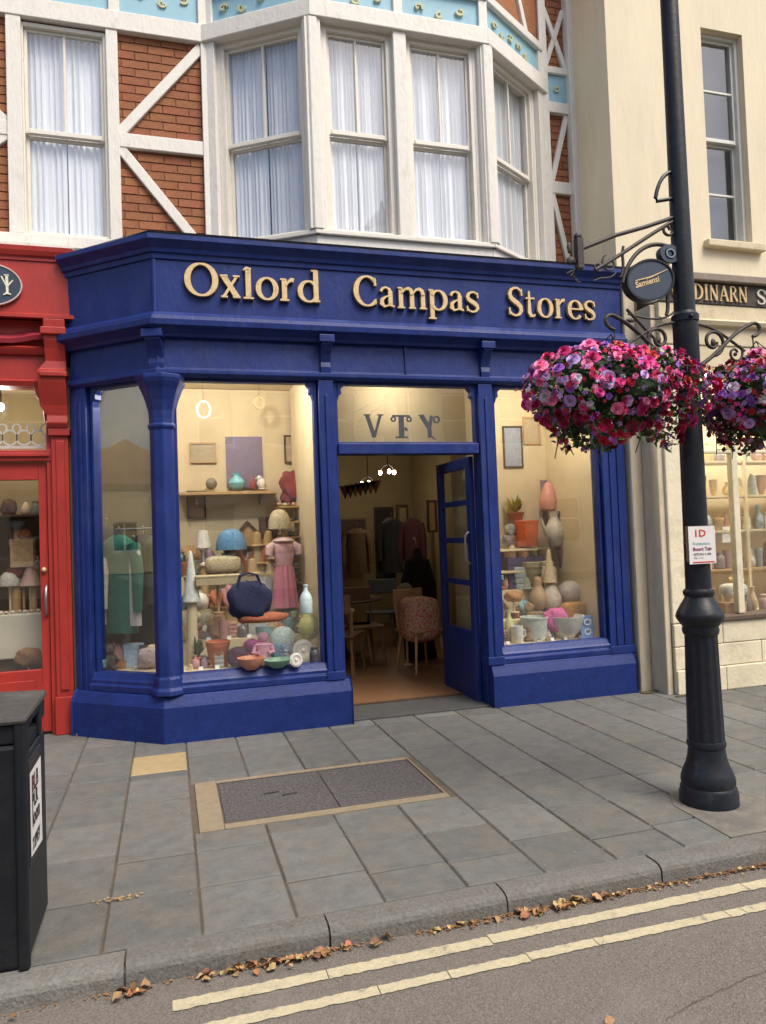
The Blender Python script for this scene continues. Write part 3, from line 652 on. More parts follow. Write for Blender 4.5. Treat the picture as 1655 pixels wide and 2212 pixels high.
# shaped spandrels in the top corners of the windows
def spandrel(fr, u, s_, d=.05):
    pl = [(0, 0), (.055, 0), (.055, -.035), (.03, -.06), (.035, -.10), (.015, -.115), (.0, -.16)]
    pts = [(u + s_ * a, 2.776 + b) for a, b in pl]
    if s_ > 0: pts = pts[::-1]
    part('spandrel', MB(fr).prism(pts, d - .03, d + .04), BLUE, bs, 0.003)
def shop_window(fr, u0, u1, z0, z1, d=.055, spl=True):
    t = .028
    f_ = MB(fr).box(u0 - t, u0, d - .03, d + .05, z0, z1).box(u1, u1 + t, d - .03, d + .05, z0, z1).box(u0 - t, u1 + t, d - .03, d + .05, z1 - .002, z1 + .03).box(u0 - t, u1 + t, d - .03, d + .05, z0 - .02, z0 + .004)
    wn = part('window_frame', f_, BLUE, bs, 0.004)
    p = part('pane', MB(fr).box(u0 - .004, u1 + .004, d + .008, d + .014, z0, z1), GLASS, wn)
    if spl: spandrel(fr, u0, 1); spandrel(fr, u1, -1)
    return wn, p
shop_window(CT, .19, .775, .492, 2.755); shop_window(FS, .088, 1.165, .492, 2.755); shop_window(FS, 2.775, 3.765, .492, 2.755)
tw, tp = shop_window(FS, 1.365, 2.585, 2.275, 2.755)
part('transom', MB(FS).box(1.355, 2.60, -.005, .14, 2.175, 2.262), BLUE, bs, 0.005)
# cream inner liners seen at the edges of the panes
part('window_liner', MB().box(-.655, -.60, 6.46, 7.14, .47, 2.95), INT, bs)
for a, b, c in ((1.175, 1.20, 1.25), (2.735, 2.76, 1.0), (3.79, 3.83, 1.0)): part('window_liner', MB(FS).box(a, b, .16, c, .47, 2.95), INT, bs)
# open door leaf, folded back into the shop
dl = MB().box(2.553, 2.598, 5.985, 6.075, .015, 2.165).box(2.553, 2.598, 6.70, 6.80, .015, 2.165)
for za, zb in ((.015, .62), (1.02, 1.07), (1.40, 1.45), (1.74, 1.79), (2.07, 2.165)): dl.box(2.556, 2.595, 6.075, 6.70, za, zb)
door = part('door', dl, BLUE, bs, 0.004, 'open blue door with stacked glass panes')
for za, zb in ((.62, 1.02), (1.07, 1.40), (1.45, 1.74), (1.79, 2.07)): part('pane', MB().box(2.573, 2.577, 6.075, 6.70, za, zb), GLASS, door)
hd = MB().tube([(2.548, 6.03, 1.22), (2.515, 6.03, 1.25), (2.510, 6.03, 1.36), (2.515, 6.03, 1.47), (2.548, 6.03, 1.50)], .011, 8)
part('handle', hd, METAL, door)
part('threshold_step', MB().box(1.36, 2.60, 5.84, 6.33, -.05, .018), TILE, bs, 0.004)
part('threshold_strip', MB().box(1.36, 2.60, 6.30, 6.34, .018, .03), WOODD, bs)

# ------------------------------------------------------------------ lettering by pen strokes
def arc(cx, cy, rx, ry, a0, a1, n=18, thin=.05, thick=.15, tilt=0.0):
    pts = []; ws = []
    for i in range(n + 1):
        a = R(a0 + (a1 - a0) * i / n); pts.append((cx + rx * math.cos(a), cy + ry * math.sin(a)))
        ws.append(thin + (thick - thin) * abs(math.cos(a + tilt)) ** 1.4)
    return pts, ws
XH = .68
def S_(w_, h, y0=0.0, k=1.0):
    base = [(.92, .78), (.86, .90), (.66, .985), (.44, .985), (.22, .91), (.13, .77), (.20, .63), (.42, .53), (.66, .44), (.84, .33), (.87, .19), (.74, .065), (.48, .015), (.24, .06), (.12, .15), (.08, .27)]
    ws = [.05, .06, .065, .07, .10, .13, .14, .15, .15, .14, .12, .09, .065, .065, .06, .05]
    pts = [(x * w_, y0 + y * h) for x, y in base]
    return pts, [q * k for q in ws]
def serif(x, y, w_=.26, t=.045): return ([(x - w_ / 2, y), (x + w_ / 2, y)], t)
GL = {
 'O': (.94, [(*arc(.47, .5, .40, .47, 0, 350, 36), True)]),
 'C': (.80, [arc(.46, .5, .39, .47, 42, 318, 30), ([(.74, .93), (.75, .68)], [.05, .075]), ([(.75, .08), (.75, .25)], [.03, .05])]),
 'S': (.62, [S_(.62, 1.0), ([(.57, .96), (.57, .72)], [.03, .06]), ([(.05, .04), (.05, .28)], [.03, .06])]),
 'x': (.60, [([(.10, .66), (.50, .02)], .14), ([(.50, .66), (.10, .02)], .065), serif(.12, .655, .22), serif(.48, .655, .2), serif(.12, .022, .2), serif(.48, .022, .22)]),
 'l': (.34, [([(.17, .02), (.17, .92)], .135), serif(.17, .022, .30), ([(.03, .86), (.12, .93), (.26, .90)], [.03, .07, .05])]),
 'o': (.66, [(*arc(.33, .34, .265, .325, 0, 348, 30, .045, .135), True)]),
 'r': (.48, [([(.13, .02), (.13, .66)], .13), serif(.13, .022, .28), serif(.09, .655, .17), ([(.17, .46), (.25, .58), (.34, .65), (.42, .63)], [.04, .06, .10, .12])]),
 'd': (.70, [arc(.34, .33, .27, .315, 30, 335, 26, .045, .135), ([(.56, .0), (.56, .98)], .13), serif(.52, .975, .2), ([(.54, .03), (.68, .035)], .05)]),
 'a': (.60, [([(.09, .52), (.15, .62), (.27, .66), (.39, .60), (.42, .48)], [.09, .07, .05, .08, .12]), ([(.42, .52), (.42, .08), (.56, .035)], [.13, .13, .05]), ([(.40, .39), (.24, .34), (.12, .25), (.11, .12), (.20, .03), (.32, .06), (.42, .16)], [.04, .05, .11, .13, .07, .045, .04])]),
 'm': (1.08, [([(.14, .02), (.14, .66)], .13), ([(.54, .02), (.54, .50)], .13), ([(.94, .02), (.94, .50)], .13), serif(.14, .022, .26), serif(.54, .022, .25), serif(.94, .022, .26), serif(.10, .655, .16),
       ([(.18, .50), (.28, .62), (.40, .655), (.50, .60), (.54, .46)], [.04, .06, .09, .11, .12]), ([(.58, .50), (.68, .62), (.80, .655), (.90, .60), (.94, .46)], [.04, .06, .09, .11, .12])]),
 'p': (.70, [([(.14, -.28), (.14, .66)], .13), serif(.14, -.275, .28), serif(.10, .655, .16), arc(.37, .33, .265, .315, 150, -155, 26, .045, .135)]),
 's': (.50, [S_(.50, .68, 0, .82), ([(.45, .66), (.45, .48)], [.02, .05]), ([(.04, .02), (.04, .2)], [.02, .05])]),
 't': (.44, [([(.18, .90), (.18, .14), (.24, .04), (.36, .03), (.42, .09)], [.06, .13, .12, .07, .04]), ([(.03, .645), (.40, .645)], .055)]),
 'e': (.62, [arc(.32, .335, .265, .325, 0, 322, 26, .045, .135), ([(.09, .36), (.57, .36)], .05)]),
 'R': (.70, [([(.14, .02), (.14, .98)], .13), serif(.14, .022, .28), ([(.12, .965), (.42, .95), (.56, .76), (.42, .54), (.14, .52)], [.05, .06, .13, .06, .05]), ([(.32, .52), (.66, .03)], [.10, .13])]),
 'D': (.80, [([(.14, .02), (.14, .98)], .13), serif(.13, .022, .24), serif(.13, .978, .24), arc(.22, .5, .46, .47, 88, -88, 22)]),
 'I': (.32, [([(.16, .02), (.16, .98)], .14), serif(.16, .022, .3), serif(.16, .978, .3)]),
 'N': (.80, [([(.14, .02), (.14, .96)], .07), ([(.12, .97), (.66, .03)], .14), ([(.66, .02), (.66, .98)], .07), serif(.14, .022, .22), serif(.66, .978, .22)]),
 'A': (.78, [([(.08, .02), (.38, .98)], .06), ([(.38, .98), (.70, .02)], .14), ([(.20, .34), (.56, .34)], .05), serif(.09, .022, .2), serif(.68, .022, .24)]),
 'V': (.74, [([(.10, .98), (.37, .03)], .15), ([(.64, .98), (.37, .03)], .10), serif(.10, .975, .26), serif(.64, .975, .24)]),
 'T': (.84, [([(.42, .02), (.42, .95)], .20), ([(.06, .94), (.78, .94)], .07), (*arc(.10, .80, .08, .09, 0, 345, 14, .05, .07), True), (*arc(.74, .80, .08, .09, 0, 345, 14, .05, .07), True), serif(.42, .03, .5, .06), ([(.56, .45), (.64, .30)], .08)]),
 'Y': (.86, [([(.10, .97), (.42, .42)], .17), ([(.52, .97), (.42, .42)], .12), ([(.42, .45), (.42, .02)], .15), serif(.10, .975, .24), ([(.42, .12), (.66, -.06)], [.08, .02]), (*arc(.72, .80, .11, .13, 0, 345, 16, .05, .07), True)]),
 'y': (.70, [([(.10, .9), (.36, .40)], .06), ([(.36, .95), (.38, .0)], [.12, .10]), ([(.38, .4), (.66, .72)], [.08, .05]), serif(.36, .96, .24), ([(.18, -.04), (.36, .06), (.56, .0)], [.04, .09, .05])]),
}
def write(parent, fr, s, u0, u1, z0, cap, d0, d1, M, back=None, slant=0.0, gap=.06, name='letter'):
    tot = sum(GL[c][0] for c in s) + gap * (len(s) - 1); k = (u1 - u0) / tot; x = 0.0
    for c in s:
        wd, strokes = GL[c]; b = MB(fr); bb = MB(fr)
        for i, st in enumerate(strokes):
            pts, ws = st[0], st[1]; cl = len(st) > 2
            ws = [q * min(k, cap) * 1.18 for q in (ws if isinstance(ws, (list, tuple)) else [ws] * len(pts))]
            pp = [(u0 + (x + px + slant * py) * k, z0 + py * cap) for px, py in pts]
            b.ribbon(pp, ws, d0 - .0012 * i, d1, cl)
            if back: bb.ribbon(pp, [q + .016 for q in ws], d1 - .0012 * i - .002, d1 + .004, cl)
        o = part(name, b, M, parent)
        if back: part('letter_edge', bb, back, parent)
        x += wd + gap
EDGE = mat('letter_edge', (0.035, 0.028, 0.03), 0.7, 0.2, 20)
FFA = Frame((0, 5.81), (1, 5.81))
write(fas, FFA, 'Oxlord', .175, 1.235, 3.395, .262, -.034, -.004, GOLD, EDGE)
write(fas, FFA, 'Campas', 1.515, 2.625, 3.385, .258, -.034, -.004, GOLD, EDGE)
write(fas, FFA, 'Stores', 2.90, 3.765, 3.372, .252, -.034, -.004, GOLD, EDGE, gap=.09)
write(tw, FS, 'VTY', 1.60, 2.27, 2.315, .20, .060, .0625, mat('etched_letter', (0.055, 0.06, 0.075), 0.5, 0.4, 30), gap=.32)
write(sb, FC2, 'ORDINARN', 4.40, 5.22, 3.53, .145, -.034, -.02, GOLD, gap=.10)
write(sb, FC2, 'S', 5.33, 5.43, 3.525, .135, -.034, -.02, mat('pale_letter', (0.62, 0.58, 0.5), 0.5))
write(sb, FC2, 'TORES', 5.45, 6.1, 3.525, .135, -.034, -.02, GOLD) if False else None

# ------------------------------------------------------------------ red shopfront
YR = 6.44
FRD = Frame((0, YR), (1, YR))
rs = thing('red_shopfront', (-2.2, 6.5, 0), 'red painted shopfront with a glazed door, curved console bracket and oval sign', 'shopfront')
RE = -.755
rp = [(-8, YR), (RE + .085, YR)]
rfas = part('fascia', MB(FRD).prism([(-8, 3.36), (RE + .088, 3.36), (RE + .075, 3.90), (-8, 3.90)], -.07, .12), RED, rs, 0.006)
part('fascia_moulding', MB().sweep([(-8, YR - .07), (RE + .075, YR - .07)], [(-.02, 3.80), (.012, 3.80), (.012, 3.825), (.03, 3.835), (.045, 3.87), (.05, 3.905), (-.02, 3.91)]), RED, rs)
part('fascia_moulding', MB().sweep([(-8, YR - .07), (RE + .088, YR - .07)], [(-.02, 3.335), (.03, 3.335), (.03, 3.36), (.004, 3.375), (-.02, 3.375)]), RED, rs)
part('fascia_top', MB().box(-8, RE + .07, YR - .1, 6.62, 3.905, 3.935), WHITE, rs)
part('frieze', MB(FRD).box(-8, RE - .12, .03, .16, 2.80, 3.345), RED, rs)
part('frieze_moulding', MB().sweep([(-8, YR + .03), (RE - .02, YR + .03)], [(-.02, 3.06), (.03, 3.06), (.05, 3.09), (.06, 3.11), (.03, 3.13), (-.02, 3.13)]), RED, rs)
part('frieze_moulding', MB().sweep([(-8, YR + .03), (RE - .02, YR + .03)], [(-.02, 2.80), (.035, 2.80), (.05, 2.84), (.02, 2.86), (-.02, 2.86)]), RED, rs)
# torn awning edge that bulges out of the frieze
aw = MB(FRD); n = 16; Pv = []
for i in range(n + 1):
    u = -2.2 + (RE - .16 + 2.2) * i / n; q = .05 + .02 * math.sin(i * 1.7) * (i / n); z = 3.155 + .02 * math.sin(i * .9)
    Pv += [FRD(u, .02, z + .09), FRD(u, -q, z + .035), FRD(u, -q + .012, z), FRD(u, .02, z + .01)]
F = []
for i in range(n):
    for j in range(4): F.append((i * 4 + j, i * 4 + (j + 1) % 4, (i + 1) * 4 + (j + 1) % 4, (i + 1) * 4 + j))
part('awning_edge', aw.add(Pv, F, True), mat('faded_awning', (0.30, 0.02, 0.035), 0.8, 0.2, 12), rs)
# pilaster with console
part('pilaster', MB(FRD).box(RE - .135, RE - .005, .0, .16, .0, 2.42).box(RE - .10, RE - .035, -.012, .02, .35, 2.36).box(RE - .145, RE + .005, -.02, .16, .0, .30).box(RE - .15, RE + .01, -.025, .16, 2.40, 2.46), RED, rs, 0.006)
cp = [(.0, 2.46), (-.03, 2.46), (-.05, 2.50), (-.035, 2.56), (-.05, 2.64), (-.085, 2.74), (-.11, 2.82), (-.12, 2.90), (-.06, 2.93), (-.05, 3.0), (-.075, 3.1), (-.10, 3.16), (-.11, 3.33), (.0, 3.33)]
n = len(cp); b = MB(FRD)
Pv = [FRD(RE - .16 - (.05 if 2.6 < z < 2.95 else 0), d, z) for d, z in cp] + [FRD(RE - .0, d, z) for d, z in cp]
b.add(Pv, [tuple(range(n)), tuple(range(2 * n - 1, n - 1, -1))] + [((i + 1) % n, i, n + i, n + (i + 1) % n) for i in range(n)])
b.box(RE - .18, RE + .01, -.13, .0, 3.20, 3.26).box(RE - .19, RE + .012, -.135, .0, 2.86, 2.90)
b.prism([(RE - .16, 2.46), (RE - .16, 2.82), (RE - .26, 2.82), (RE - .235, 2.72), (RE - .19, 2.66), (RE - .18, 2.52)], .0, .1)
part('console_bracket', b, RED, rs, 0.008)
# transom light and door
part('door_frame', MB(FRD).box(RE - .175, RE - .135, .03, .16, .0, 2.80).box(-1.9, RE - .135, .02, .16, 2.20, 2.29).box(-1.9, RE - .15, .0, .16, 2.235, 2.265).box(-1.92, -1.80, .0, .16, .0, 2.80), RED, rs, 0.005)
part('transom_pane', MB(FRD).box(-1.8, RE - .175, .09, .095, 2.29, 2.80), GLASS, rs)
tr = MB(FRD)
for i in range(7):
    u = -1.0 - i * .105; pts, ws = arc(u, 2.40, .055, .06, 0, 350, 14, .014, .014); tr.ribbon(pts, ws, .10, .112, True)
    pts, ws = arc(u + .052, 2.475, .03, .035, -40, 220, 10, .012, .012); tr.ribbon(pts, ws, .099, .111)
tr.box(-1.8, RE - .18, .10, .112, 2.31, 2.332)
part('fretwork', tr, PAPER, rs, label='pale looped fretwork strip behind the transom glass')
dr = MB(FRD).box(RE - .245, RE - .18, .06, .11, .02, 2.19).box(-1.78, -1.66, .06, .11, .02, 2.19).box(-1.66, RE - .245, .06, .11, 2.05, 2.19).box(-1.66, RE - .245, .06, .11, .02, .52)
dr.box(-1.6, RE - .30, .05, .06, .14, .44)
rdoor = part('door', dr, RED, rs, 0.005, 'red door with a tall glass pane')
part('pane', MB(FRD).box(-1.66, RE - .245, .083, .088, .52, 2.05), GLASS, rdoor)
part('door_knob', MB().ball(FRD(RE - .213, .045, 1.32), .02, .02, .022, 12, 8), GOLD, rdoor)
part('door_handle', MB(FRD).tube([FRD(RE - .2, .055, .95), FRD(RE - .2, .02, .98), FRD(RE - .2, .015, 1.07), FRD(RE - .2, .02, 1.16), FRD(RE - .2, .055, 1.19)], .011, 8), METAL, rdoor)
part('shop_wall', MB(FRD).box(-8, -1.92, .02, .2, .0, 2.80), RED, rs)
# oval sign
ov = MB(FRD); cx_, cz_ = -1.30, 3.585
ell = lambda rx, rz, n=40: [(cx_ + rx * math.cos(2 * math.pi * i / n), cz_ + rz * math.sin(2 * math.pi * i / n)) for i in range(n)]
osn = part('oval_sign', MB(FRD).prism(ell(.235, .165), -.095, -.07), NAVY, rs, label='dark blue oval sign with cream letters')
pts, ws = arc(cx_, cz_, .235, .165, 0, 352, 44, .01, .01)
part('sign_rim', MB(FRD).ribbon(pts, ws, -.10, -.075, True), mat('rim_pale', (0.55, 0.42, 0.38), 0.6), osn)
write(osn, FRD, 'SSy', -1.43, -1.12, 3.51, .16, -.099, -.094, mat('sign_cream', (0.72, 0.70, 0.55), 0.6))
# inside the red shop
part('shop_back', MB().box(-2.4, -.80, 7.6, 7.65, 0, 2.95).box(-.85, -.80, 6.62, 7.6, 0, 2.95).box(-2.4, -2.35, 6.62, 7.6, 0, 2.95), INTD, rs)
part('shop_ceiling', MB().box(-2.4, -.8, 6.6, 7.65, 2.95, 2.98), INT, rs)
part('counter', MB().box(-1.9, -.9, 6.80, 7.3, .58, .95), mat('pale_box', (0.55, 0.52, 0.42), 0.6), rs, .01)
part('counter_base', MB().box(-1.9, -.9, 6.85, 7.3, .0, .578), WOODD, rs)
for z in (1.42, 1.80): part('shelf', MB().box(-1.9, -.86, 7.15, 7.6, z - .02, z), WOODD, rs)

# ------------------------------------------------------------------ inside the blue shop
struct('shop_floor', MB().box(-.74, 4.1, 6.33, 12.0, -.05, .02), WOODF)
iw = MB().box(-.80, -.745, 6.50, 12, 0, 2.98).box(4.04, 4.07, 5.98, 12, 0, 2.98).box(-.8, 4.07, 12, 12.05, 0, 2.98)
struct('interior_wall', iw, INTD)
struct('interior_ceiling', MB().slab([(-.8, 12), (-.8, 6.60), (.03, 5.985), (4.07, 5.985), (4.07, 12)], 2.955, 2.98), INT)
struct('display_platform', MB().slab([(-.60, 6.40), (-.02, 5.96), (1.17, 5.96), (1.17, 7.15), (-.60, 7.15)], .0, .485), INT)
struct('display_platform', MB().box(2.77, 3.80, 5.96, 6.85, .0, .485), INT)
struct('display_backing', MB().box(.02, 1.20, 7.15, 7.18, .485, 2.95).box(2.74, 4.03, 6.85, 6.88, .485, 2.95), INT)
struct('display_backing', MB().box(-.745, -.03, 7.15, 7.18, .485, 2.0).box(-.745, -.03, 7.145, 7.19, 2.0, 2.95), mat('olive_panel', (0.115, 0.10, 0.062), 0.8, 0.2, 4))

struct('display_backing', MB().box(1.205, 2.735, 6.45, 6.48, 2.235, 2.954), INT)  # cream panel added behind the transom in place of a bright reflection

struct('display_post', MB().box(-.06, .05, 6.98, 7.15, .485, 2.954), INT, .006)
# ------------------------------------------------------------------ lamp post
LX, LY = 2.755, 3.37
lp = thing('lamp_post', (LX, LY, 0), 'tall black cast iron lamp post with a flared base and scroll brackets', 'lamp post')
L0 = (LX, LY, 0)
part('base', MB().lathe(L0, [(0.150, 0), (0.150, .055), (0.143, .07), (0.144, .085), (0.134, .10), (0.139, .115), (0.137, .14), (0.125, .175), (0.109, .21), (0.099, .25), (0.093, .30), (0.099, .305), (0.101, .32), (0.097, .335), (0.088, .34)], 40), IRON, lp)
part('lower_shaft', MB().lathe(L0, [(0.095, .34), (0.090, .6), (0.084, .88), (0.085, .90)], 60, flute=12, fd=.006), IRON, lp)
part('collar', MB().lathe(L0, [(0.082, .895), (0.091, .905), (0.095, .925), (0.091, .945), (0.100, .955), (0.121, .985), (0.125, 1.0), (0.119, 1.02), (0.098, 1.06), (0.079, 1.09), (0.073, 1.105), (0.079, 1.115), (0.081, 1.13), (0.074, 1.145), (0.061, 1.15)], 40), IRON, lp)
part('upper_shaft', MB().lathe(L0, [(.067, 1.14), (.064, 1.5), (.060, 2.2), (.056, 2.7), (.052, 3.2), (.048, 4.0), (.046, 4.9)], 32), IRON, lp)
slv = part('bracket_sleeve', MB().lathe(L0, [(.062, 2.30), (.066, 2.31), (.067, 2.60), (.072, 2.605), (.073, 2.64), (.064, 2.65), (.058, 2.66)], 32), IRON, lp)
part('bolt', MB().ball((LX - .02, LY - .074, 2.62), .012, .012, .012, 8, 6), IRON, slv)
# lantern far above the frame
lt = part('lantern', MB().lathe((LX, LY, 4.9), [(.06, 0), (.09, .05), (.16, .10), (.22, .52), (.24, .55), (.10, .72), (.03, .80), (.02, .9)], 8, smooth=False), IRON, lp)
part('lantern_glass', MB().lathe((LX, LY, 5.0), [(.165, .02), (.222, .40)], 8, smooth=False), PAPER, lt)
def scroll(cx, cz, r0, r1, a0, turns, y=LY, n=28, s=1):
    return [(cx + s * (r0 + (r1 - r0) * i / n) * math.cos(a0 + turns * 6.283 * i / n), y, cz + (r0 + (r1 - r0) * i / n) * math.sin(a0 + turns * 6.283 * i / n)) for i in range(n + 1)]
def bez(p0, p1, p2, p3, n=14, y=LY):
    o = []
    for i in range(n + 1):
        t = i / n; a, b, c, d = (1 - t) ** 3, 3 * t * (1 - t) ** 2, 3 * t * t * (1 - t), t ** 3
        o.append((a * p0[0] + b * p1[0] + c * p2[0] + d * p3[0], y, a * p0[1] + b * p1[1] + c * p2[1] + d * p3[1]))
    return o
for s, nm in ((-1, 'basket_bracket'), (1, 'basket_bracket')):
    X = lambda v: LX + s * (v - .012)
    b = MB()
    b.tube(bez((X(.07), 2.36), (X(.22), 2.42), (X(.30), 2.56), (X(.46), 2.62)), .0115, 8)
    b.tube(bez((X(.46), 2.62), (X(.52), 2.64), (X(.54), 2.56), (X(.46), 2.545)), .010, 8)
    b.tube(bez((X(.07), 2.60), (X(.2), 2.60), (X(.30), 2.52), (X(.40), 2.46)), .008, 8)
    b.tube(scroll(X(.19), 2.505, .078, .022, math.pi * (1.5), 1.25, s=s), .0095, 8)
    b.tube(scroll(X(.335), 2.445, .055, .015, math.pi * .3, -1.1, s=s), .007, 8)
    b.ball((X(.19), LY, 2.50), .017, .010, .024, 8, 6); b.ball((X(.11), LY, 2.335), .016, .01, .026, 8, 6, wob=.3); b.ball((X(.335), LY, 2.44), .012, .01, .012, 8, 6)
    b.tube([(X(.46), LY, 2.545), (X(.47), LY, 2.40)], .004, 6)
    if s < 0: b.tube([(X(.38), LY, 2.66), (X(.24), LY, 2.53), (X(.09), LY, 2.40)], .008, 8); b.ball((X(.36), LY, 2.60), .03, .008, .012, 8, 6)
    br = part(nm, b, IRONR, lp)
# hook high on the shaft and the arm that carries the oval sign
b = MB().tube(bez((LX - .045, 3.44), (LX - .11, 3.42), (LX - .14, 3.34), (LX - .152, 3.285), 8) + [(LX - .145, LY, 3.268), (LX - .04, LY, 3.292)], .011, 8)
part('hook', b, IRON, lp)
b = MB()
b.tube([(LX - .045, LY, 3.185), (LX - .22, LY, 3.12), (LX - .42, LY, 3.055), (LX - .62, LY, 2.97)], .0115, 8)
b.tube(bez((LX - .045, 3.165), (LX - .20, 3.08), (LX - .34, 2.98), (LX - .55, 2.86)), .0105, 8)
b.tube(bez((LX - .045, 3.0), (LX - .18, 3.08), (LX - .34, 2.98), (LX - .385, 2.80)), .012, 8)
b.tube(scroll(LX - .085, 3.115, .042, .012, 1.2, -1.2), .008, 8)
b.tube(bez((LX - .07, 2.66), (LX - .14, 2.60), (LX - .25, 2.61), (LX - .36, 2.635)), .006, 8)
b.tube(bez((LX - .075, 2.80), (LX - .13, 2.74), (LX - .09, 2.70), (LX - .12, 2.64)), .010, 8)
b.tube(bez((LX - .37, 3.0), (LX - .39, 2.94), (LX - .36, 2.90), (LX - .395, 2.83)), .008, 8)
b.tube(scroll(LX - .46, 2.90, .05, .012, 2.0, 1.1), .005, 6); b.tube(scroll(LX - .53, 2.88, .035, .01, 1.0, -1.1), .004, 6); b.tube(bez((LX - .42, 2.86), (LX - .46, 2.80), (LX - .5, 2.84), (LX - .56, 2.80)), .004, 6)
b.box(LX - .66, LX - .625, LY - .02, LY + .02, 2.86, 3.02); b.ball((LX - .645, LY, 3.03), .022, .022, .022, 8, 6); b.ball((LX - .69, LY, 2.90), .03, .012, .02, 8, 6, wob=.4); b.ball((LX - .70, LY, 2.97), .012, .01, .03, 8, 6, wob=.4)
for i in range(5): b.tube(bez((LX - .64, 2.88), (LX - .66 - .01 * i, 2.84), (LX - .68, 2.86 - .02 * i), (LX - .72 + .02 * i, 2.83 - .01 * i), 6), .004, 5)
part('sign_arm', b, IRONR, lp)
hs = thing('hanging_sign', (LX - .24, LY, 2.67), 'dark oval hanging sign with slanted gilt script and a small round crest', 'sign')
SC = Vector((LX - .225, 0, 2.82)); tl = R(16)
def oval(rx, rz, n=36): 
    o = []
    for i in range(n):
        a = 2 * math.pi * i / n; x, z = rx * math.cos(a), rz * math.sin(a); o.append((SC.x + x * math.cos(tl) - z * math.sin(tl), SC.z + x * math.sin(tl) + z * math.cos(tl)))
    return o
FLP = Frame((0, LY), (1, LY))
brd = part('sign_board', MB(FLP).prism(oval(.146, .106), -.02, .02), NAVY, hs, 0.004)
pts = oval(.148, .108, 44)
part('sign_rim', MB(FLP).ribbon(pts, .010, -.026, .026, True), IRON, hs)
cr = MB(FLP); cxx, czz = LX - .09, 2.975
cr.ribbon(*arc(cxx, czz, .05, .04, 0, 350, 20, .02, .026), -.02, .02, True); cr.ball((cxx, LY, czz), .035, .02, .03, 10, 8)
part('crest', cr, NAVY, hs)
cr = MB(FLP); cr.ribbon(*arc(cxx, czz, .026, .022, 0, 350, 16, .009, .009), -.026, -.018, True)
part('crest_ring', cr, mat('crest_grey', (0.16, 0.2, 0.25), 0.5), hs)
part('script_line', MB(FLP).ribbon([(SC.x - .10, SC.z - .012), (SC.x, SC.z + .015), (SC.x + .11, SC.z + .065)], [.004, .008, .003], -.025, -.018), GOLD, hs)
def text_part(parent, s, org, ux, uz, size, M, bold=.0, name='lettering'):
    cu = bpy.data.curves.new('lettering', 'FONT'); cu.body = s; cu.size = size; cu.offset = bold; cu.resolution_u = 2
    ob = bpy.data.objects.new('lettering', cu); me = bpy.data.meshes.new_from_object(ob); bpy.data.objects.remove(ob)
    o_ = Vector(org) - ORG[parent]; ux = Vector(ux); uz = Vector(uz)
    for v in me.vertices: v.co = o_ + ux * v.co.x + uz * v.co.y
    me.materials.append(M); o = bpy.data.objects.new(name, me); link(o, parent, ORG[parent]); return o
ux = Vector((math.cos(R(17)), 0, math.sin(R(17)))); uz = Vector((-math.sin(R(10)), 0, math.cos(R(10))))
text_part(hs, 'Samiensi', Vector((SC.x - .095, LY - .0225, SC.z - .05)), ux, uz, .046, GOLD, .0012)
# notice strapped to the post
nd = Vector((.0, -1.0, 0)).normalized(); NX = LX - .025
nt_ = thing('notice', (NX, LY - .085, 1.29), 'small white paper notice with red heading tied to the lamp post', 'notice')
FN = Frame((NX - .082, LY - .074), (NX + .082, LY - .080)); wN = FN.len
part('card', MB(FN).box(0, wN, 0, .004, 1.285, 1.485), PAPER, nt_)
part('backing', MB(FN).box(-.014, wN - .03, .004, .012, 1.30, 1.488), WOODD, nt_)
text_part(nt_, '1D', FN(.03, -.001, 1.43), FN.u * 1.2, (0, 0, 1), .052, INKR, .0015)
text_part(nt_, 'Pointanero', FN(.022, -.001, 1.385), FN.u, (0, 0, 1), .024, INKT, .0006)
text_part(nt_, 'Boort Tair', FN(.022, -.001, 1.355), FN.u * 1.05, (0, 0, 1), .026, mat('plum_ink', (0.22, 0.06, 0.12), 0.6), .0012)
text_part(nt_, 'APPOIN 3 HM', FN(.024, -.001, 1.33), FN.u, (0, 0, 1), .018, GREYI, .0004)
text_part(nt_, 'Thii  s 1 5', FN(.024, -.001, 1.312), FN.u, (0, 0, 1), .015, GREYI, .0002)
part('footer_strip', MB(FN).box(.02, wN - .01, -.001, .0, 1.290, 1.297), INKR, nt_)
part('tie', MB().lathe((LX, LY, 1.39), [(.067, 0), (.067, .012)], 24), METAL, nt_)

# ------------------------------------------------------------------ hanging baskets
def petal_mesh(name, M, layers, cup, rr):
    b = MB()
    for li, (npet, rad, tilt, z0) in enumerate(layers):
        for i in range(npet):
            a = 6.283 * i / npet + li * .5 + rr.uniform(-.15, .15); t = tilt + rr.uniform(-.15, .15); w_ = rad * .62
            ca, sa = math.cos(a), math.sin(a); ct, st = math.cos(t), math.sin(t)
            pp = []
            for (x, y, zz) in ((.0, 0, 0), (.55, -w_ / rad * .9, .10), (.55, w_ / rad * .9, .10), (1.0, -.42, -.05), (1.0, .42, -.05), (1.1, 0, .02), (.55, 0, -.03)):
                X = x * rad; Y = y * rad; Z = zz * rad
                X2, Z2 = X * ct - Z * st, X * st + Z * ct + z0
                pp.append((X2 * ca - Y * sa, X2 * sa + Y * ca, Z2))
            b.add(pp, [(0, 1, 6), (0, 6, 2), (1, 3, 6), (6, 4, 2), (3, 5, 6), (6, 5, 4)], True)
    me = bpy.data.meshes.new(name); me.from_pydata(b.v, [], b.f); me.materials.append(M); me.polygons.foreach_set('use_smooth', [True] * len(me.polygons)); me.update(); return me
def fmat(n, c): return mat('petal_' + n, c, 0.55, 0.28, 60, rand=0.22, spec=0.3)
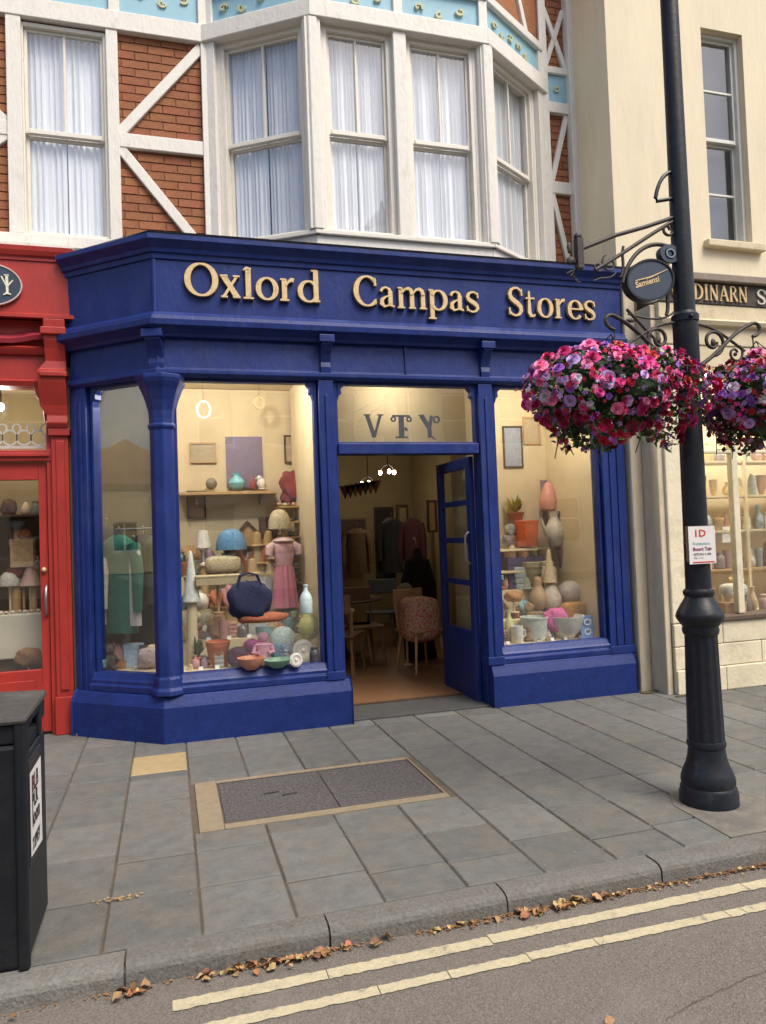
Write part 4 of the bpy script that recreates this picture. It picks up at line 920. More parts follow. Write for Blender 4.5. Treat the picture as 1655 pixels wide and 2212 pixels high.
PET = {'crimson': fmat('crimson', (0.47, 0.016, 0.075)), 'magenta': fmat('magenta', (0.64, 0.05, 0.23)), 'pink': fmat('pink', (0.74, 0.20, 0.40)), 'purple': fmat('purple', (0.27, 0.10, 0.43)), 'lilac': fmat('lilac', (0.50, 0.32, 0.62)), 'coral': fmat('coral', (0.62, 0.085, 0.075)), 'darkred': fmat('darkred', (0.26, 0.008, 0.035)), 'white': fmat('white', (0.62, 0.55, 0.66))}
rr = random.Random(11)
FM = {}
for c in PET:
    FM[c] = [petal_mesh('flower', PET[c], [(6, .040, .15, 0), (5, .030, .75, .006), (4, .019, 1.2, .012)], .3, rr), petal_mesh('flower', PET[c], [(5, .030, .1, 0), (5, .022, .6, .004), (3, .012, 1.2, .008)], .3, rr), petal_mesh('flower', PET[c], [(7, .055, .1, 0), (6, .045, .6, .008), (5, .03, 1.1, .016), (3, .016, 1.35, .02)], .3, rr)]
LEAFM = mat('basket_leaf', (0.062, 0.125, 0.036), 0.55, 0.5, 35, spec=0.35)
def hanging_basket(cx, label, palette, seed, hw, nfl):
    r = random.Random(seed)
    c0 = Vector((cx, LY, 2.19))
    hbk = thing('hanging_basket', (cx, LY, 1.95), label, 'hanging basket', 'flower baskets on the lamp post')
    wk = MB().lathe((cx, LY, 2.03), [(.05, 0), (.13, .03), (.2, .09), (.24, .18), (.25, .24), (.235, .24)], 20)
    part('basket', wk, WOODD, hbk)
    ch = MB()
    for a in (.5, 2.6, 4.7): ch.tube([(cx + .24 * math.cos(a), LY + .24 * math.sin(a), 2.26), (LX + (.47 if cx > LX else -.47), LY, 2.52)], .003, 5)
    part('chain', ch, IRON, hbk)
    def surf(th, ph, k=1.0):          # th around, ph from bottom (-1) to top (1)
        q = 1 + .13 * math.sin(3 * th + seed) + .10 * math.sin(7 * th + 2 * seed + ph * 3)
        if ph >= 0: rz = .235; ex = math.sqrt(max(0, 1 - (ph * .98) ** 2)) ** .8; z = ph * rz
        else: rz = .235 + .06 * math.sin(4 * th + seed); ex = (1 + ph * .42) ** 1.0; z = ph * rz
        return Vector((hw * ex * math.cos(th) * q * k, .40 * ex * math.sin(th) * q * k, z * (.6 + .4 * k)))
    lf = MB()
    for i in range(3200):
        th = r.uniform(0, 6.283); ph = r.uniform(-1, 1); p = c0 + surf(th, ph, r.uniform(.55, .99))
        n = surf(th, ph).normalized(); d = (n + Vector((r.uniform(-1, 1), r.uniform(-1, 1), r.uniform(-1, .6)))).normalized(); s_ = r.uniform(.018, .042)
        sd_ = d.cross(Vector((r.uniform(-1, 1), r.uniform(-1, 1), 1))).normalized() * s_ * .42
        up_ = d.cross(sd_).normalized() * s_ * .15
        lf.add([p, p + d * s_ * .5 + sd_ + up_, p + d * s_, p + d * s_ * .5 - sd_ + up_, p + d * s_ * .5], [(0, 4, 1), (1, 4, 2), (0, 3, 4), (4, 3, 2)])
    part('foliage', lf, LEAFM, hbk, kind='stuff')
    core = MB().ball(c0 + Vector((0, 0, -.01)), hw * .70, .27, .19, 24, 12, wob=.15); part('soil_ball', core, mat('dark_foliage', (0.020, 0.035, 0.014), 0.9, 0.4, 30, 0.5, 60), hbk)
    tr_ = MB()
    for i in range(16):
        th = r.uniform(0, 6.283); a = c0 + surf(th, -.7, .9); e = a + Vector((r.uniform(-.05, .05), r.uniform(-.05, .05), -r.uniform(.06, .16)))
        tr_.tube([a, (a + e) / 2 + Vector((r.uniform(-.02, .02), 0, 0)), e], .003, 5)
    part('trailing_stems', tr_, LEAFM, hbk, kind='stuff')
    for fi, cc in enumerate(('crimson', 'magenta', 'lilac', 'darkred', 'pink', 'purple')):     # small florets between the big blooms
        fb = MB()
        for i in range(210):
            th = r.uniform(0, 6.283); ph = r.uniform(-1, .95); q = c0 + surf(th, ph, r.uniform(.88, 1.03)); n = (surf(th, ph).normalized() + Vector((r.uniform(-.6, .6), r.uniform(-.6, .6), r.uniform(-.3, .6)))).normalized()
            if cc == 'darkred' and ph > -.2: continue
            a_ = n.orthogonal().normalized(); b_ = n.cross(a_); s_ = r.uniform(.010, .020); P = [q + n * s_ * .3]
            for k in range(10): an = 6.283 * k / 10; rr_ = s_ * (1.0 if k % 2 else .62); P.append(q + a_ * math.cos(an) * rr_ + b_ * math.sin(an) * rr_ + n * s_ * (.45 if k % 2 else .2))
            fb.add(P, [(0, 1 + k, 1 + (k + 1) % 10) for k in range(10)])
        part('florets', fb, PET[cc], hbk, kind='stuff')
    cnt = 0
    while cnt < nfl:
        th = r.uniform(0, 6.283)
        if math.sin(th) > .55 and r.random() < .8: continue          # fewer on the far side
        ph = r.uniform(-1, .98); p = surf(th, ph, r.uniform(.96, 1.06))
        if ph < -.75 and r.random() < .45: continue
        t = p.x / hw
        names, ws = palette(t, ph, r)
        c = r.choices(names, ws)[0]
        o = bpy.data.objects.new('flower', FM[c][r.choices((0, 1, 2), (5, 6, 1))[0]])
        n = (Vector((p.x / hw, p.y / .40 * 1.3, p.z / .26))).normalized(); n = (n + Vector((r.uniform(-.5, .5), r.uniform(-.5, .5), r.uniform(-.2, .6)))).normalized()
        o.rotation_mode = 'QUATERNION'
        q = n.to_track_quat('Z', 'Y'); q2 = q @ Vector((0, 0, r.uniform(0, 6))).to_track_quat('Z', 'Y'); o.rotation_quaternion = q
        o.location = c0 + p - ORG[hbk]; s_ = r.uniform(.42, .82); o.scale = (s_, s_, s_); link(o, hbk, ORG[hbk]); cnt += 1
def pal_left(t, ph, r):
    if ph < -.55: return ['darkred', 'crimson', 'magenta'], [4, 5, 2]
    if t < -.25: return ['magenta', 'pink', 'purple', 'lilac', 'crimson', 'white'], [4, 5, 2, 4, 1.5, .8]
    if t > .25: return ['crimson', 'magenta', 'pink', 'coral', 'lilac'], [5, 6, 4, 1.5, .3]
    return ['crimson', 'magenta', 'pink', 'lilac', 'coral'], [3, 4, 5, 2.5, 1.5]
def pal_right(t, ph, r):
    if ph < -.45: return ['darkred', 'crimson', 'lilac'], [6, 3, .6]
    if t < .0 and ph < .5: return ['purple', 'lilac', 'white', 'magenta'], [7, 5, 1, 1]
    if ph > .5: return ['coral', 'pink', 'crimson', 'lilac'], [3, 3, 3, 1]
    return ['magenta', 'pink', 'crimson', 'purple'], [5, 4, 2, 1]
hanging_basket(LX - .515, 'full hanging basket of crimson and magenta flowers with purple at its outer end', pal_left, 3, .465, 298)
hanging_basket(LX + .55, 'hanging basket whose lilac and purple flowers grow against the post', pal_right, 8, .455, 298)

# ------------------------------------------------------------------ litter bin
lb = thing('litter_bin', (-.76, 3.14, 0), 'square black litter bin with a grey worn lid and a white poster on its side', 'litter bin')
bx0, bx1, by0, by1 = -1.0, -.515, 2.925, 3.385
part('body', MB().box(bx0, bx1 - .012, by0 + .012, by1 - .0, .0, .80), BINM, lb, 0.02)
part('side_panel', MB().box(bx1 - .012, bx1, by0 + .03, by1 - .02, .03, .745), BINM, lb, 0.01)
part('corner_trim', MB().box(bx1 - .035, bx1 + .004, by0 - .003, by0 + .03, .0, .885), BINM, lb, 0.01)
sl = MB().box(bx0, bx1 - .001, by0 + .01, by0 + .06, .80, .87).box(bx0, bx1, by1 - .07, by1, .80, .87).box(bx1 - .02, bx1, by0 + .06, by0 + .10, .745, .87).box(bx1 - .02, bx1, by1 - .12, by1 - .07, .745, .87).box(bx1 - .02, bx1, by0 + .10, by1 - .12, .845, .87)
part('hood', sl, BINM, lb, 0.006)
part('opening', MB().box(bx1 - .10, bx1 - .03, by0 + .07, by1 - .09, .76, .86), INK, lb)
part('lid', MB().prism([(0, 0), (1, 0), (1, 1)], 0, 0) if False else MB().add([(bx0 - .01, by0 - .01, .87), (bx1 + .008, by0 - .01, .87), (bx1 + .008, by1 + .01, .87), (bx0 - .01, by1 + .01, .87), (bx0 - .01, by0 - .01, .905), (bx1 + .008, by0 - .01, .895), (bx1 + .008, by1 + .01, .905), (bx0 - .01, by1 + .01, .925)],
     [(3, 2, 1, 0), (4, 5, 6, 7), (0, 1, 5, 4), (1, 2, 6, 5), (2, 3, 7, 6), (3, 0, 4, 7)]), BINT, lb, 0.012)
pf = MB().box(bx1, bx1 + .004, by0 + .055, by0 + .305, .335, .72); part('poster_frame', pf, INK, lb)
po = part('poster', MB().add([(bx1 + .006, by0 + .06, .372), (bx1 + .006, by0 + .30, .345), (bx1 + .006, by0 + .30, .675), (bx1 + .006, by0 + .06, .675)], [(0, 1, 2, 3)]), PAPER, lb)
uy = Vector((0, 1, 0))
for s_, z, sz, M in (('BLB', .595, .085, mat('maroon_ink', (0.09, 0.025, 0.03), 0.6)), ('PLR', .535, .075, INK), ('Ioon', .47, .085, INK), ("7.IPEY", .385, .06, INK)):
    text_part(lb, s_, (bx1 + .0075, by0 + .09, z), uy * 1.0, (0, 0, 1), sz, M, .003)

# ------------------------------------------------------------------ fallen leaves
LM = [mat('dry_leaf_' + n, c, 0.75, 0.3, 40, rand=0.2) for n, c in (('tan', (0.36, 0.23, 0.11)), ('orange', (0.36, 0.17, 0.07)), ('brown', (0.18, 0.09, 0.045)), ('yellow', (0.44, 0.33, 0.14)))]
def leaf_mesh(M, r, s):
    b = MB(); n = 5; P = []
    for i in range(n + 1):
        t = i / n; wv = math.sin(math.pi * min(1, t * 1.02 + .03)) ** .8 * .38 * r.uniform(.8, 1.15); c_ = r.uniform(.10, .26)
        cz = .20 * math.sin(t * 3.0 + r.uniform(-.3, .3))
        P += [(t - .5, -wv, cz + c_), (t - .5, 0, cz), (t - .5, wv, cz + c_ * r.uniform(.5, 1.3))]
    F = []
    for i in range(n): a = 3 * i; F += [(a, a + 3, a + 4, a + 1), (a + 1, a + 4, a + 5, a + 2)]
    me = bpy.data.meshes.new('fallen_leaf'); me.from_pydata([(x * s, y * s, z * s) for x, y, z in P], [], F); me.materials.append(M); me.polygons.foreach_set('use_smooth', [True] * len(F)); me.update(); return me
rr = random.Random(5); LFM = [leaf_mesh(M, rr, .040) for M in LM for _ in range(3)]
def leaf(x, y, z, s, k=None):
    k = rr.randrange(len(LFM)) if k is None else k; cname = ('tan', 'orange', 'dark brown', 'yellow')[k // 3]
    o = bpy.data.objects.new('fallen_leaf', LFM[k]); o.location = (x, y, z + .004 * s); o.scale = (s,) * 3
    o.rotation_euler = (rr.uniform(-.5, .5), rr.uniform(-.4, .4), rr.uniform(0, 6.28)); link(o, None, (x, y, z))
    return tag(o, 'dry curled %s leaf lying in the gutter by the kerb' % cname, 'leaf', 'dry leaves in the gutter')
for (xa, xb, n, sa, sb_) in ((-.24, -.12, 8, .8, 1.2), (-.62, -.52, 2, .5, .8), (.06, .15, 8, .6, 1.1), (.17, .64, 56, .45, 1.0), (.72, .79, 3, 1.0, 1.2), (.95, 1.25, 16, .45, .9), (1.3, 1.75, 30, .6, 1.3), (1.7, 2.9, 75, .3, .65), (2.9, 4.2, 40, .3, .6)):
    for i in range(n):
        x = rr.uniform(xa, xb); y = 2.815 - abs(rr.gauss(0, .024)) - .004
        leaf(x, y, -KH + rr.uniform(0, .012), rr.uniform(sa, sb_))
o = leaf(1.31, 2.11, -KH, .9, 0); o['label'] = 'lone tan leaf out on the tarmac beyond the yellow lines'; del o['group']
b = MB()
for i in range(2400):
    x = rr.choices((rr.uniform(1.5, 4.4), rr.uniform(.9, 1.7), rr.gauss(.42, .14), rr.gauss(-.17, .04), rr.uniform(-.9, 1.0)), (14, 4, 4, 1, .6))[0]; y = 2.82 - abs(rr.gauss(0, .014)); s_ = rr.uniform(.003, .010); a = rr.uniform(0, 6.3); z = -KH + rr.uniform(.002, .008)
    c_, d_ = math.cos(a) * s_, math.sin(a) * s_
    b.add([(x - c_, y - d_, z), (x + d_ * .6, y - c_ * .6, z + s_ * .4), (x + c_, y + d_, z + .001), (x - d_ * .6, y + c_ * .6, z + s_ * .3)], [(0, 1, 2, 3)])
o = solo('leaf_litter', b, mat('leaf_crumbs', (0.24, 0.13, 0.055), 0.85, 0.5, 200), 'crumbled dead leaves and grit along the kerb', 'leaf litter', kind='stuff')
# crumbs caught where two slabs meet and small pale spots of grit on the pavement
b = MB()
for i in range(60):
    x = -.24 + rr.gauss(0, .05); y = 3.37 + rr.gauss(0, .010); s_ = rr.uniform(.003, .012); a = rr.uniform(0, 6.3); c_, d_ = math.cos(a) * s_, math.sin(a) * s_
    b.add([(x - c_, y - d_, .004), (x + d_ * .5, y - c_ * .5, .008), (x + c_, y + d_, .005), (x - d_ * .5, y + c_ * .5, .007)], [(0, 1, 2, 3)])
solo('leaf_scraps', b, LM[0], 'scraps of dead leaf caught in a paving joint', 'leaf litter', kind='stuff')
b = MB()
for i in range(420):
    x = rr.uniform(-1, 4.5); y = rr.choice((rr.uniform(1.2, 2.5), rr.uniform(3, 5.7), 5.7 - abs(rr.gauss(0, .05)))); z = .005 if y > 2.9 else -KH + .002; s_ = rr.uniform(.0015, .005)
    b.ball((x, y, z), s_, s_ * rr.uniform(.6, 1.4), s_ * .5, 5, 3)
solo('grit', b, mat('grit', (0.34, 0.30, 0.25), 0.9, 0.5, 300), 'scattered pale grit on the pavement and road', 'grit', kind='stuff')
b = MB()
for i in range(260):    # moss and rubble against the foot of the pilaster
    x = rr.uniform(4.03, 4.55); y = (5.76 if x < 4.2 else 5.50) - abs(rr.gauss(0, .02)); s_ = rr.uniform(.004, .016)
    b.ball((x, y, .004), s_, s_, s_ * .7, 5, 4)
solo('moss', b, mat('moss', (0.10, 0.085, 0.045), 0.95, 0.5, 60), 'dirty moss and crumbs at the foot of the concrete pilaster', 'moss', kind='stuff')

# ------------------------------------------------------------------ across the street (seen only in the glass)
def house(name, x0, x1, y, h, M, label, nwin, face=1, roofM=ROOF):
    t = thing(name, ((x0 + x1) / 2, y, 0), label, 'house', 'houses across the street')
    f = Frame((x1, y), (x0, y)); L_ = f.len; hs_ = []; st = L_ / nwin
    for i in range(nwin):
        for z0, z1 in ((1.0, 2.6), (4.3, 6.0), (7.3, 8.6)):
            if z1 < h - .3: hs_.append((st * (i + .5) - .5, st * (i + .5) + .5, z0, z1))
    part('wall', MB(f).holes(0, L_, 0, h, hs_, 0, .3), M, t)
    for (a, b, c, d) in hs_:
        fm = MB(f).box(a, a + .07, .1, .2, c, d).box(b - .07, b, .1, .2, c, d).box(a + .07, b - .07, .1, .2, d - .07, d).box(a + .07, b - .07, .1, .2, c, c + .07).box(a + .07, b - .07, .11, .19, (c + d) / 2 - .03, (c + d) / 2 + .03)
        wn = part('window', fm, WHITE, t); part('pane', MB(f).box(a + .07, b - .07, .14, .15, c + .07, d - .07), DARK, wn)
        part('lintel', MB(f).box(a - .1, b + .1, -.05, .02, d, d + .16).box(a - .08, b + .08, -.07, .02, c - .1, c), WHITE, t)
    part('cornice', MB(f).box(-.02, L_ + .02, -.25, .3, h - .35, h).box(0, L_, -.12, .02, 3.2, 3.5), M, t)
    part('roof', MB(f).add([f(0, -.2, h), f(L_, -.2, h), f(L_, 3.5, h + 2.2), f(0, 3.5, h + 2.2), f(0, 8, h), f(L_, 8, h)], [(0, 1, 2, 3), (3, 2, 5, 4), (0, 3, 4), (1, 5, 2)]), roofM, t)
    part('side_wall', MB(f).box(0, .3, .3, 8, 0, h).box(L_ - .3, L_, .3, 8, 0, h).box(0, L_, 8, 8.3, 0, h), M, t)
H1 = mat('lightened_stone', (0.74, 0.62, 0.40), 0.85, 0.08, 2, 0.2, 20); H2 = mat('ochre_render', (0.72, 0.58, 0.36), 0.85, 0.08, 2); H3 = mat('pink_brick', (0.45, 0.25, 0.18), 0.9, 0.15, 8)  # stone and render colours lightened, sunlight put in for the glass reflections
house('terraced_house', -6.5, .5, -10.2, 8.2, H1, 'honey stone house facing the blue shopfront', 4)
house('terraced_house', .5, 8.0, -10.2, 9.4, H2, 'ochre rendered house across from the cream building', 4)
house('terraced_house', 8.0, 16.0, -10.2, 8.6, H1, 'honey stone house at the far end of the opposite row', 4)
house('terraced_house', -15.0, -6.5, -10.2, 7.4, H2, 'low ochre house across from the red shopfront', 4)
def end_house(x, y0, y1, h, M, label):
    t = thing('end_house', (x, (y0 + y1) / 2, 0), label, 'house', 'houses closing the street')
    f = Frame((x, y1), (x, y0)); f = Frame((x, y0), (x, y1)); f.d = Vector((-1, 0, 0))
    L_ = f.len
    hs_ = [(L_ * (i + .5) / 3 - .5, L_ * (i + .5) / 3 + .5, z, z + 1.5) for i in range(3) for z in (1.1, 4.0) if z + 1.7 < h]
    part('wall', MB(f).holes(0, L_, 0, h, hs_, 0, .3), M, t)
    for (a, b, c, d) in hs_: wn = part('window', MB(f).box(a, b, .15, .2, c, c + .08).box(a, b, .15, .2, d - .08, d).box((a + b) / 2 - .04, (a + b) / 2 + .04, .15, .2, c, d), WHITE, t); part('pane', MB(f).box(a, b, .21, .22, c, d), DARK, wn)
    part('roof', MB(f).add([f(0, -.2, h), f(L_, -.2, h), f(L_ * .5, -.2, h + 2.4), f(0, 9, h), f(L_, 9, h), f(L_ * .5, 9, h + 2.4)], [(0, 1, 2), (1, 4, 5, 2), (0, 2, 5, 3), (3, 5, 4)]), H3, t)
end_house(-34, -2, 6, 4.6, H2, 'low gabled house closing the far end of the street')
end_house(-36, 7, 14, 3.6, H3, 'pink brick gabled house beside the one closing the street')
# ------------------------------------------------------------------ goods
def onz(px, py, z):
    d = cam_r * ((px - 827.5) / 1590) - cam_u * ((py - 1106) / 1590) + cam_f
    return CAM + d * ((z - 1.5) / d.z)
PROF = {
 'vase': [(.45, 0), (.55, .02), (.9, .25), (1, .42), (.75, .62), (.4, .78), (.38, .86), (.55, 1.0), (.45, .99)],
 'pot': [(.66, 0), (.70, .02), (.92, .78), (1, .79), (1.02, .98), (.92, 1), (.86, .88)],
 'bowl': [(.4, 0), (.45, .05), (.78, .38), (1, 1), (.94, 1), (.7, .5)],
 'bottle': [(.9, 0), (1, .04), (1, .5), (.72, .68), (.32, .8), (.28, .95), (.4, .96), (.4, 1)],
 'gourd': [(.5, 0), (.88, .12), (1, .32), (.86, .5), (.52, .66), (.42, .75), (.5, .88), (.3, 1)],
 'pear': [(.45, 0), (.85, .08), (1, .28), (.92, .5), (.6, .78), (.42, .92), (.2, 1)],
 'cone': [(1, 0), (.85, .12), (.5, .5), (.28, .86), (.22, .95), (.1, 1)],
 'jar': [(.8, 0), (.95, .04), (1, .5), (.9, .72), (.62, .82), (.7, .84), (.7, .94), (.2, 1)],
 'hat': [(1, 0), (1, .05), (.60, .13), (.56, .2), (.54, .7), (.4, .93), (.12, 1)],
 'dome': [(1, 0), (1.0, .12), (.96, .42), (.8, .72), (.5, .93), (.12, 1)],
 'tub': [(.86, 0), (.9, .02), (1, .92), (1.04, .93), (1.04, 1), (.95, 1), (.93, .9)],
 'lamp': [(.5, 0), (.52, .05), (.12, .1), (.1, .45), (.4, .46), (1.0, .5), (.62, 1.0), (.55, 1.0)],
}
def base_pt(px, py, z, Y): return onz(px, py, z) if z is not None else at(px, py, Y)
ITEMS = [0]
def item(kind, name, px, py, w_, h, c, label, cat, z=None, Y=None, stand=None, rough=.5, ey=1.0, M=None, group=None, e=.55, wob=.2):
    p = base_pt(px, py, z, Y)
    if z is not None and (p.y > 7.02 if px < 750 else p.y > 6.74): stand = z; p = at(px, py, 6.72 if px < 750 else 6.40)     # set nearer, on a pedestal
    s = mpp(p); W = w_ * s; H = h * s; M = M or (pmat(tuple(c), tuple(x * .5 for x in c), 'fur', 60) if kind in ('cloth', 'cushion', 'dome', 'bag') else cmat(c, rough, .15, .05))
    c0 = p.copy(); ITEMS[0] += 1; ph = ITEMS[0] * 1.3; mb = MB()
    t = None
    def root():
        return thing(name, (p.x, p.y, p.z if stand is None else stand), label, cat, group)
    def standp(t):
        if stand is not None and p.z - stand > .02:
            part('stand', MB().lathe((p.x, p.y, stand), [(W * .34, 0), (W * .34, .01), (W * .27, .018), (W * .27, p.z - stand - .006), (W * .36, p.z - stand - .004), (W * .36, p.z - stand + .003)] if p.z - stand > .03 and W < .16 else [(.05, 0), (.05, .008), (.012, .012), (.012, p.z - stand + .01)], 14), INT if ITEMS[0] % 3 else WOODL, t)
    if kind in PROF:
        prof = [(r * W / 2, zz * H) for r, zz in PROF[kind]]
        mb.lathe(c0, prof, 20, 1, ey)
    elif kind == 'ball': mb.lathe(c0, [(W / 2 * math.sin(math.pi * (.06 + .94 * i / 12)), H / 2 - H / 2 * math.cos(math.pi * (.06 + .94 * i / 12)) - .0) for i in range(12)], 22, 1, ey)
    elif kind == 'cushion': mb.ball(c0 + Vector((0, 0, H / 2)), W / 2, W * .28 * ey, H / 2, 20, 10, e)
    elif kind == 'cloth': mb.ball(c0 + Vector((0, 0, H / 2)), W / 2, W * .35 * ey, H / 2, 26, 14, .8, wob, ph)
    elif kind == 'box':
        mb.box(p.x - W / 2, p.x + W / 2, p.y - W * .3, p.y + W * .3, p.z, p.z + H * .8).box(p.x - W / 2 - .004, p.x + W / 2 + .004, p.y - W * .3 - .004, p.y + W * .3 + .004, p.z + H * .8, p.z + H)
    elif kind == 'card':
        mb.add([p + Vector((-W / 2, 0, 0)), p + Vector((W / 2, 0, 0)), p + Vector((W / 2, .02, H)), p + Vector((-W / 2, .02, H)), p + Vector((-W / 2, .006, 0)), p + Vector((W / 2, .006, 0)), p + Vector((W / 2, .026, H)), p + Vector((-W / 2, .026, H))],
               [(0, 1, 2, 3), (7, 6, 5, 4), (0, 4, 5, 1), (1, 5, 6, 2), (2, 6, 7, 3), (3, 7, 4, 0)])
    elif kind == 'plate':
        f = Frame((0, p.y), (1, p.y)); n = 28
        mb.fr = f; mb.prism([(p.x + W / 2 * math.cos(6.283 * i / n), p.z + H / 2 + H / 2 * math.sin(6.283 * i / n)) for i in range(n)], -.012, .012)
        pts, ws = arc(p.x, p.z + H / 2, W * .36, H * .36, 0, 350, 24, W * .04, W * .04); mb.ribbon(pts, ws, -.018, -.01, True)
        mb.ball((p.x, p.y - .012, p.z + H / 2), W * .1, .012, H * .1, 10, 6)
    elif kind == 'bird':
        mb.ball(c0 + Vector((0, 0, H * .42)), W * .34, W * .26, H * .40, 14, 10); mb.ball(c0 + Vector((-W * .16, 0, H * .82)), W * .2, W * .18, H * .19, 12, 8)
        mb.lathe(c0, [(W * .25, 0), (W * .2, H * .08)], 10); mb.tube([c0 + Vector((-W * .3, 0, H * .82)), c0 + Vector((-W * .5, 0, H * .78))], [W * .07, .002], 6); mb.tube([c0 + Vector((W * .2, 0, H * .4)), c0 + Vector((W * .5, 0, H * .25))], [W * .14, W * .05], 6)
    elif kind == 'figure':
        mb.lathe(c0, [(W * .45, 0), (W * .48, H * .05), (W * .3, H * .35), (W * .36, H * .55), (W * .4, H * .64), (W * .14, H * .72)], 14, 1, .7); mb.ball(c0 + Vector((0, 0, H * .85)), W * .26, W * .24, H * .15, 12, 8)
        for q in (-1, 1): mb.tube([c0 + Vector((q * W * .34, 0, H * .62)), c0 + Vector((q * W * .46, -W * .1, H * .42)), c0 + Vector((q * W * .2, -W * .3, H * .4))], W * .09, 6)
    elif kind in ('jug', 'teapot', 'mug'):
        pr = {'jug': PROF['vase'], 'teapot': [(.5, 0), (.85, .1), (1, .4), (.85, .7), (.45, .84), (.4, .86), (.12, .93), (.14, 1)], 'mug': [(.85, 0), (.9, .03), (.92, .9), (.95, 1), (.86, 1), (.84, .9)]}[kind]
        k = .38; mb.lathe(c0, [(r * W * k, zz * H) for r, zz in pr], 18)
        mb.tube([c0 + Vector((W * k * .9, 0, H * .75)), c0 + Vector((W * .5, 0, H * .7)), c0 + Vector((W * .52, 0, H * .4)), c0 + Vector((W * k * .9, 0, H * .25))], W * .045, 7)
        if kind != 'mug': mb.tube([c0 + Vector((-W * k * .8, 0, H * .4)), c0 + Vector((-W * .46, 0, H * .6)), c0 + Vector((-W * .52, 0, H * .8))], [W * .09, W * .06, W * .045], 7)
    elif kind == 'bag':
        t = root(); b_ = part('bag_body', mb.ball(c0 + Vector((0, 0, H * .4)), W / 2, W * .22, H * .4, 34, 18, .72, .16, ph), M, t)
        hm = MB()
        for q in (-.06, .06): hm.tube([c0 + Vector((-W * .28, q * W * 2, H * .72)), c0 + Vector((-W * .2, q * W * 2, H * .95)), c0 + Vector((0, q * W * 2, H)), c0 + Vector((W * .2, q * W * 2, H * .95)), c0 + Vector((W * .28, q * W * 2, H * .72))], W * .025, 7)
        part('handle', hm, M, t); return t
    elif kind == 'teddy':
        mb.ball(c0 + Vector((0, 0, H * .34)), W * .34, W * .28, H * .34, 14, 10); mb.ball(c0 + Vector((0, -W * .03, H * .78)), W * .28, W * .26, H * .22, 14, 10); mb.ball(c0 + Vector((0, -W * .26, H * .74)), W * .11, W * .1, H * .08, 10, 6)
        for q in (-1, 1):
            mb.ball(c0 + Vector((q * W * .22, 0, H * .96)), W * .1, W * .06, H * .08, 10, 6); mb.tube([c0 + Vector((q * W * .28, 0, H * .52)), c0 + Vector((q * W * .46, -W * .1, H * .34))], [W * .11, W * .1], 8); mb.tube([c0 + Vector((q * W * .2, -W * .05, H * .12)), c0 + Vector((q * W * .34, -W * .42, H * .09))], [W * .14, W * .12], 8)
    elif kind == 'stack':
        for q in range(4): mb.ball(c0 + Vector((W * .02 * math.sin(ph + q), 0, H * (q + .5) / 4)), W * .5, W * .36, H * .135, 16, 8, .35)
    elif kind == 'posy':
        mb.lathe(c0, [(r * W * .22, zz * H * .5) for r, zz in PROF['vase']], 12); r_ = random.Random(ITEMS[0])
        for q in range(16): a = r_.uniform(0, 6.28); e_ = c0 + Vector((math.cos(a) * r_.uniform(.05, .42) * W, math.sin(a) * r_.uniform(.05, .3) * W, H * r_.uniform(.6, .95))); mb.tube([c0 + Vector((0, 0, H * .45)), e_], .002, 4); mb.ball(e_, W * .09, W * .09, W * .08, 7, 5, 1, .3, q)
    elif kind == 'plant':
        t = root(); part('pot', MB().lathe(c0, [(r * W * .3, zz * H * .35) for r, zz in PROF['pot']], 14), cmat((.3, .12, .06)), t)
        r_ = random.Random(ITEMS[0]); lm = MB()
        for i in range(60):
            a = r_.uniform(0, 6.28); q = c0 + Vector((0, 0, H * .3)); d = Vector((math.cos(a) * r_.uniform(.1, .5) * W, math.sin(a) * r_.uniform(.1, .4) * W, H * r_.uniform(.25, .7))); sd_ = Vector((-math.sin(a), math.cos(a), 0)) * W * .07
            lm.add([q, q + d * .6 + sd_, q + d, q + d * .6 - sd_], [(0, 1, 2, 3)])
        part('leaves', lm, M, t, kind='stuff'); return t
    if stand is not None and p.z - stand > .02:
        t = root(); part(kind if kind not in ('ball', 'cloth', 'cone', 'dome') else 'body', mb, M, t, .003); standp(t); return t
    return solo(name, mb, M, label, cat, group, .003 if kind in ('box', 'card') else 0)

BE, CRM, TAN, WHT, GRY = (.50, .40, .24), (.66, .56, .36), (.42, .28, .14), (.68, .66, .60), (.36, .36, .34)
PF = .487                               # platform top
TA, TB, TC = .66, .90, 1.18              # display steps
struct('display_step', MB().box(-.02, 1.165, 6.42, 7.148, .487, TA), INT); struct('display_step', MB().box(-.02, 1.165, 6.66, 7.147, TA + .001, TB), INT); struct('display_step', MB().box(.05, 1.165, 6.88, 7.146, TB + .001, TC), INT)
# --- main window, front row on the platform
item('plant', 'pot_plant', 428, 1442, 40, 70, (.05, .09, .03), 'small dark green plant in the corner of the main display window', 'plant', z=PF)
item('pot', 'plant_pot', 472, 1440, 52, 56, (.48, .12, .05), 'terracotta orange flower pot on the display window floor', 'pot', z=PF)
item('cloth', 'folded_cloth', 516, 1440, 46, 42, (.07, .035, .08), 'dark plum folded cloth beside the terracotta pot', 'cloth', z=PF)
item('cloth', 'silk_scarf', 545, 1425, 40, 44, (.28, .05, .20), 'bunched magenta silk scarf on the window floor', 'scarf', z=PF)
item('bowl', 'shell_dish', 543, 1446, 60, 26, (.58, .26, .16), 'pale coral shell shaped dish in front of the scarf', 'dish', z=PF)
item('figure', 'dress_figurine', 570, 1438, 46, 72, (.62, .30, .42), 'small pink figurine by the coral dish', 'figurine', z=PF)
item('cloth', 'wool_ball', 606, 1430, 40, 40, (.16, .26, .42), 'blue woollen bundle beside the pink figurine', 'wool', z=PF)
item('dome', 'pearly_shell', 612, 1405, 62, 52, (.46, .60, .62), 'large pale turquoise shell resting behind the blue bundle', 'shell', z=PF + .05, stand=PF)
